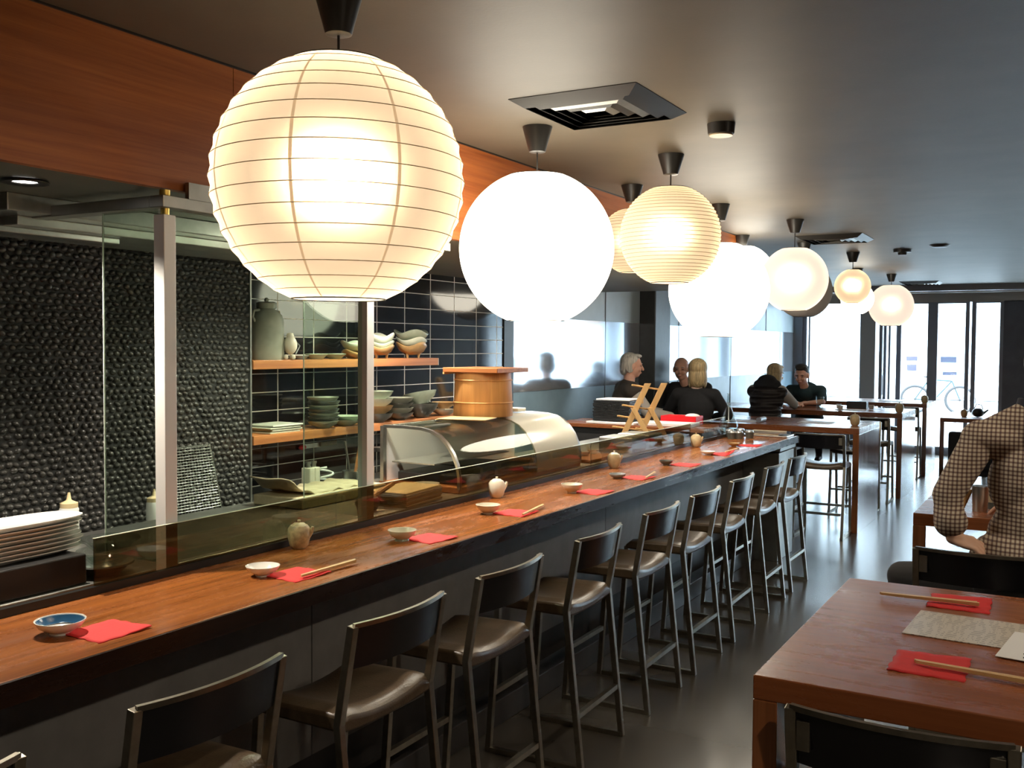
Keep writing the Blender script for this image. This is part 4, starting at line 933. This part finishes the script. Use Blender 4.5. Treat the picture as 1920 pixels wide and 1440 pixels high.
for k in range(3): B('folded_menu', 'white_sheet' if k % 2 else 'board', (-.14, -.10 + .004 * k, .0125 + k * .009, .10 + .01 * k, .08, .020 + k * .009), so, .001)
# small stuff between case and rack: yellow tray with sauces
yt = empty('amber_tray', (-2.60, 5.5, .925), 'amber lacquer tray with small dishes just past the display case', 'tray'); B('tray_body', 'lid_wood', (-.14, -.2, 0, .12, .2, .02), yt, .004)
for k in range(3): MB().lathe([(0, .021), (.025, .021), (.035, .045), (.03, .045), (.02, .025), (0, .025)], 20).build('dish', 'cream_ceramic', yt, True, loc=(-.02, -.13 + k * .13, 0))
for k, y in enumerate((6.05, 6.35)):
    tag(B('metal_container', 'steel_dull', (-.12, -.12, 0, .12, .12, .10), bevel=.01), ('nearer' if k == 0 else 'further') + ' dull metal food container seen through the far glass panes', 'container', 'food containers').location = (-2.60, y, .9255)
# ================= PEOPLE =================
def solid(mb, name, m, vox, parent=None, smooth=4, f=.5):
    """one continuous closed surface from overlapping volumes"""
    me = bpy.data.meshes.new(name + '_raw'); me.from_pydata(mb.v, [], mb.f)
    b = bmesh.new(); b.from_mesh(me); bmesh.ops.recalc_face_normals(b, faces=b.faces); b.to_mesh(me); b.free()
    o = bpy.data.objects.new(name + '_raw', me); COL.objects.link(o)
    r = o.modifiers.new('r', 'REMESH'); r.mode = 'VOXEL'; r.voxel_size = vox
    s = o.modifiers.new('s', 'SMOOTH'); s.iterations = smooth; s.factor = f
    bpy.context.view_layer.update(); dg = bpy.context.evaluated_depsgraph_get()
    n = bpy.data.meshes.new_from_object(o.evaluated_get(dg)); bpy.data.objects.remove(o); bpy.data.meshes.remove(me)
    n.name = name; n.materials.clear(); n.materials.append(MATS[m])
    for p in n.polygons: p.use_smooth = True
    q = bpy.data.objects.new(name, n); COL.objects.link(q)
    if parent: q.parent = parent
    return q
V = Vector
def rotm(d, up=V((0, 0, 1))):
    """columns: right, forward(d), up"""
    d = V(d).normalized(); r = d.cross(up).normalized(); u = r.cross(d); return Matrix((r, d, u)).transposed()
def head_parts(mb, c, R, s=1.0, jaw=1.0):
    def E(o, r): mb.ell(c + R @ (V(o) * s), tuple(x * s for x in r), 20, 14, R)
    E((0, -.012, .030), (.074, .094, .088)); E((0, .012, -.028), (.060 * jaw, .070, .075)); E((0, .040, -.070), (.034 * jaw, .036, .030))
    E((0, .074, .028), (.046, .014, .016)); mb.cap(c + R @ (V((0, .086, .018)) * s), c + R @ (V((0, .104, -.022)) * s), .008 * s, .013 * s, 10)
    for g in (-1, 1): E((g * .034, .068, -.028), (.022, .016, .018)); E((g * .076, -.004, -.005), (.009, .020, .032))
    E((0, .083, -.050), (.020, .009, .006)); E((0, .080, -.060), (.017, .009, .006))
def hand_parts(mb, w, d, up, side, curl=.4, spread=1.0):
    """w wrist, d towards the fingertips, up = back of the hand, side +1 when the thumb lies on the right of d"""
    R = rotm(d, up); P = lambda a: V(w) + R @ V(a)
    mb.ell(P((0, .045, 0)), (.040, .052, .017), 16, 10, R); mb.cap(V(w), P((0, .03, 0)), .026, .026)
    for k, (x, L) in enumerate(((.029, .068), (.010, .078), (-.010, .072), (-.028, .056))):
        x *= side; a = P((x, .085, .002)); c1 = curl; 
        b = P((x * (1 + .15 * spread), .085 + L * .45 * cos(c1 * .5), -L * .45 * sin(c1 * .5)))
        c = P((x * (1 + .2 * spread), .085 + L * (.45 * cos(c1 * .5) + .55 * cos(c1 * 1.6)), -L * (.45 * sin(c1 * .5) + .55 * sin(c1 * 1.6))))
        mb.cap(a, b, .0092, .0085, 10); mb.cap(b, c, .0085, .0070, 10)
    a = P((side * .030, .025, -.004)); b = P((side * .060, .055, -.012)); c = P((side * .062, .082, -.022))
    mb.cap(a, b, .0125, .0100, 10); mb.cap(b, c, .0100, .0080, 10)
def person(label, loc, rz, J, shirt, skin='skin', hair=None, voxb=.006, voxc=.009, sleeves=(1, 1), loose=0., vest=None, jaw=1., trousers='trouser', hands=True, extra=None, s=1.0):
    p = empty('person', loc, label, 'person', None, rz)
    g = lambda k: V(J[k])
    pel, wa, ch, nk, hc = g('pelvis'), g('waist'), g('chest'), g('neck'), g('head')
    sh = [g('shL'), g('shR')]; el = [g('elL'), g('elR')]; wr = [g('wrL'), g('wrR')]
    hip = [pel + V((-.09, .02, -.01)), pel + V((.09, .02, -.01))]; kn = [g('knL'), g('knR')]; an = [g('anL'), g('anR')]
    R = rotm(g('look'), J.get('hup', V((0, 0, 1))))
    hc = V(hc); TR = rotm((sh[1] - sh[0]).cross(V((0, 0, 1))) * -1 if False else V((0, 1, 0)))
    def torso(mb, k):
        mb.ell(pel + (V((0, 0, .07)) if k > 0 else V((0, 0, 0))), (.155 + k, .115 + k, .095 + k)); mb.ell(wa, (.135 + k, .10 + k, .13 + k)); mb.ell(ch, (.158 + k, .108 + k, .16 + k))
        mb.cap((wa + pel) / 2, (wa + ch) / 2, .10 + k, .105 + k, 18)
        mb.cap(sh[0], sh[1], .052 + k, .052 + k, 16); mb.cap(nk + V((0, -.01, -.08)), nk + V((0, 0, -.02)), .085 + k * .6, .055 + k * .4)
    def arm(mb, i, k, upto=1.0):
        mb.cap(sh[i], el[i], .050 + k, .038 + k, 16)
        e = el[i].lerp(wr[i], upto); mb.cap(el[i], e, .038 + k, .038 + (.026 - .038) * upto + k, 16)
    def leg(mb, i, k, foot=True):
        mb.cap(hip[i], kn[i], .082 + k, .056 + k, 16); mb.cap(kn[i], an[i], .055 + k, .036 + k, 16)
    b = MB(); torso(b, -.012)
    for i in (0, 1):
        arm(b, i, -.004); leg(b, i, -.012)
        if hands: hand_parts(b, wr[i], V(J['hd'][i]), V(J['hu'][i]), J['hs'][i], J.get('curl', (.5, .5))[i])
    b.cap(nk + V((0, 0, -.04)), hc + R @ V((0, -.012, -.05)), .055, .050, 16); head_parts(b, hc, R, s, jaw)
    solid(b, 'body', skin, voxb, p, 3)
    c = MB(); torso(c, .010 + loose)
    for i in (0, 1): 
        if sleeves[i] > 0: arm(c, i, .010 + loose * .6, sleeves[i])
        elif sleeves[i] < 0: c.cap(sh[i], sh[i].lerp(el[i], -sleeves[i]), .062, .056, 16)
    if extra: extra(c)
    solid(c, 'shirt', shirt, voxc, p, 4)
    if vest:
        v = MB(); torso(v, .022 + loose); v.cap(nk + V((0, -.02, -.05)), nk + V((0, -.015, -.015)), .075, .07)
        solid(v, 'vest', vest, voxc, p, 4)
    l = MB(); l.ell(pel, (.172, .135, .118))
    for i in (0, 1): leg(l, i, .006)
    solid(l, 'trousers', trousers, voxc, p, 4)
    for i in (0, 1):
        f = MB(); a = an[i]; f.cap(a + V((0, -.03, -.06)), a + V((0, .15, -.075)), .040, .034).cap(a, a + V((0, 0, -.05)), .040, .042); solid(f, 'shoe', 'rubber', .012, p)
    H = lambda o, r, m, n: MB().ell(hc + R @ (V(o) * s), tuple(x * s for x in r), 12, 8, R).build(n, m, p, 'full')
    for q in (-1, 1): H((q * .030, .0790, .008), (.0085, .005, .0040), 'ink', 'eye'); H((q * .031, .086, .030), (.018, .005, .004), (hair or {}).get('brow', 'hair_grey'), 'eyebrow')
    H((0, .0905, -.0545), (.020, .004, .005), 'lips', 'lips')
    if hair:
        h = MB()
        for o, r in hair['parts']: h.ell(hc + R @ (V(o) * s), tuple(x * s for x in r), 20, 12, R)
        solid(h, 'hair', hair['m'], hair.get('vox', .006), p, 2)
    return p
short = lambda k=1.0: [((0, -.024, .052), (.080, .090, .078)), ((0, -.060, .0), (.070, .052, .075)), ((.066, -.030, .010), (.016, .04, .05)), ((-.066, -.030, .010), (.016, .04, .05)), ((0, .040, .098), (.058, .046, .022))]
# --- grey-haired man in a dark vest and pale shirt sleeves ---
person('grey-haired man in a dark vest and pale sleeves at the first high table', (-3.60, 8.42, 0), radians(-52),
    dict(pelvis=(0, 0, .75), waist=(0, .0, .92), chest=(0, .02, 1.10), neck=(0, .03, 1.27), head=(0, .065, 1.435), look=(.10, 1, -.05),
         shL=(-.17, .03, 1.22), shR=(.17, .02, 1.22), elL=(-.22, .22, 1.02), elR=(.24, .16, 1.02), wrL=(-.15, .42, .99), wrR=(.18, .38, .985),
         knL=(-.12, .38, .66), knR=(.12, .38, .66), anL=(-.12, .30, .32), anR=(.12, .30, .32), hd=((.2, 1, -.1), (-.2, 1, -.1)), hu=((0, 0, 1), (0, 0, 1)), hs=(1, -1)),
    'cloth_grey', 'skin_red', dict(m='hair_white', brow='hair_white', parts=short() + [((0, -.07, -.035), (.062, .04, .05)), ((.07, -.03, -.01), (.016, .04, .05)), ((-.07, -.03, -.01), (.016, .04, .05))]), vest='cloth_vest', loose=.012)
# --- blonde woman, black jumper, back to the camera ---
person('blonde woman in a black jumper with her back to the camera, elbows out', (-2.995, 8.62, 0), radians(4),
    dict(pelvis=(0, 0, .75), waist=(0, .01, .90), chest=(0, .03, 1.07), neck=(0, .04, 1.22), head=(0, .075, 1.385), look=(-.25, 1, -.05),
         shL=(-.165, .03, 1.18), shR=(.165, .03, 1.18), elL=(-.30, .14, 1.01), elR=(.27, .12, 1.00), wrL=(-.13, .36, .965), wrR=(.10, .36, .965),
         knL=(-.10, .38, .66), knR=(.10, .38, .66), anL=(-.1, .30, .32), anR=(.1, .30, .32), hd=((.6, 1, -.05), (-.6, 1, -.05)), hu=((0, 0, 1), (0, 0, 1)), hs=(1, -1)),
    'cloth_black', 'skin_pale', dict(m='hair_blonde', brow='hair_blonde', parts=[((0, -.022, .045), (.088, .100, .088)), ((0, -.055, -.04), (.085, .062, .105)), ((.064, -.02, -.06), (.024, .052, .085)), ((-.064, -.02, -.06), (.024, .052, .085)), ((0, .04, .09), (.062, .05, .030))]), loose=.004)
# --- balding man in black facing the camera ---
person('balding man in a black jacket facing the camera behind the blonde woman', (-3.64, 10.32, 0), radians(196),
    dict(pelvis=(0, 0, .75), waist=(0, .01, .91), chest=(0, .06, 1.07), neck=(.03, .11, 1.21), head=(.09, .17, 1.375), look=(.12, 1, -.10),
         shL=(-.17, .08, 1.17), shR=(.17, .08, 1.17), elL=(-.22, .30, .99), elR=(.21, .30, .99), wrL=(-.06, .46, .965), wrR=(.08, .46, .965),
         knL=(-.12, .33, .66), knR=(.12, .33, .66), anL=(-.12, .25, .32), anR=(.12, .25, .32), hd=((.6, 1, 0), (-.6, 1, 0)), hu=((0, 0, 1), (0, 0, 1)), hs=(1, -1)),
    'cloth_black', 'skin_red', dict(m='hair_grey', brow='hair_grey', parts=[((0, -.075, .0), (.066, .035, .05)), ((.072, -.03, .0), (.010, .035, .035)), ((-.072, -.03, .0), (.010, .035, .035))]), loose=.01, s=1.08)
# --- woman in a black padded vest with fur hood ---
def hood(c): c.cap(V((-.10, .06, 1.19)), V((.10, .06, 1.19)), .062, .062); c.ell((0, .03, 1.22), (.115, .08, .06))
pw = person('woman in a black padded vest with a furry hood, back to the camera', (-2.96, 10.80, 0), radians(-6),
    dict(pelvis=(0, 0, .75), waist=(0, .02, .90), chest=(0, .07, 1.05), neck=(0, .12, 1.18), head=(.04, .21, 1.315), look=(.3, 1, -.15),
         shL=(-.16, .08, 1.14), shR=(.16, .08, 1.14), elL=(-.20, .28, 1.0), elR=(.24, .24, 1.0), wrL=(-.06, .50, .96), wrR=(.16, .50, .96),
         knL=(-.10, .36, .66), knR=(.10, .36, .66), anL=(-.1, .28, .32), anR=(.1, .28, .32), hd=((.4, 1, 0), (-.2, 1, 0)), hu=((0, 0, 1), (0, 0, 1)), hs=(1, -1)),
    'cloth_grey', 'skin_pale', dict(m='hair_blonde', brow='hair_blonde', parts=[((0, -.022, .045), (.086, .096, .086)), ((0, -.05, -.02), (.078, .06, .08)), ((.062, -.02, -.04), (.022, .05, .07)), ((-.062, -.02, -.04), (.022, .05, .07)), ((0, .04, .09), (.06, .05, .028))]),
    loose=.004)
hv = MB(); hv.ell((0, 0, .76), (.215, .17, .12)).ell((0, .02, .90), (.185, .145, .15)).ell((0, .06, 1.04), (.195, .145, .17)).cap((-.165, .07, 1.13), (.165, .07, 1.13), .066, .066)
solid(hv, 'padded_vest', 'puffer', .010, pw, 4)
hh = MB(); hh.cap((-.09, .06, 1.20), (.10, .07, 1.20), .062, .062).ell((0, .07, 1.25), (.11, .075, .07)); solid(hh, 'fur_hood', 'cloth_black', .010, pw, 2)
# --- dark-haired man leaning on the second table ---
person('dark-haired man in a dark teal polo leaning on his elbows, looking down', (-2.86, 12.50, 0), radians(184),
    dict(pelvis=(0, 0, .75), waist=(0, .07, .89), chest=(0, .22, 1.03), neck=(0, .36, 1.15), head=(.03, .45, 1.285), look=(.10, 1, -.30),
         shL=(-.18, .32, 1.10), shR=(.18, .32, 1.10), elL=(-.22, .46, .975), elR=(.22, .46, .975), wrL=(-.06, .66, .965), wrR=(.06, .68, .965),
         knL=(-.12, .12, .62), knR=(.12, .12, .62), anL=(-.12, .0, .32), anR=(.12, .0, .32), hd=((.8, 1, 0), (-.8, 1, 0)), hu=((0, 0, 1), (0, 0, 1)), hs=(1, -1)),
    'cloth_teal', 'skin_red', dict(m='hair_dark', brow='hair_dark', parts=short() + [((0, .02, .11), (.07, .06, .03))]), sleeves=(-.75, -.75), loose=.006, s=1.05)
# --- man in a checked shirt in the right foreground ---
pm = person('man in a checked shirt sitting with his back to the camera at the right', (-.10, 4.02, 0), 0,
    dict(pelvis=(-.05, 0, .755), waist=(-.02, .02, .93), chest=(.0, .04, 1.13), neck=(-.01, .05, 1.395), head=(.02, .11, 1.56), look=(.2, 1, -.1),
         shL=(-.20, .02, 1.285), shR=(.20, .06, 1.285), elL=(-.300, -.06, 1.08), elR=(.28, .26, 1.02), wrL=(-.275, -.095, .93), wrR=(-.06, .52, .965),
         knL=(-.50, .30, .68), knR=(.22, .42, .70), anL=(-.44, .22, .34), anR=(.2, .34, .34), hd=((.75, -.05, -.22), (-1, .5, 0)), hu=((.1, -.35, 1), (0, 0, 1)), hs=(-1, -1), curl=(.9, .5)),
    'checked', 'skin', dict(m='hair_grey', brow='hair_grey', parts=short()), voxb=.0045, voxc=.006, sleeves=(.55, .8), loose=.010,
    extra=lambda c: (c.ell((-.05, -.005, .86), (.18, .135, .11)), c.cap(V((-.296, -.068, 1.03)), V((-.285, -.085, .985)), .052, .060, 18), c.cap(V((-.185, .03, 1.30)), V((-.03, .04, 1.37)), .055, .072, 18), c.cap(V((.17, .06, 1.30)), V((.01, .05, 1.37)), .055, .072, 18)))
MB().lathe([(.062, 0), (.082, .0), (.072, .045), (.060, .045)], 28, (-.01, .05, 1.395), close=True).build('collar', 'cloth_navy', pm, True)
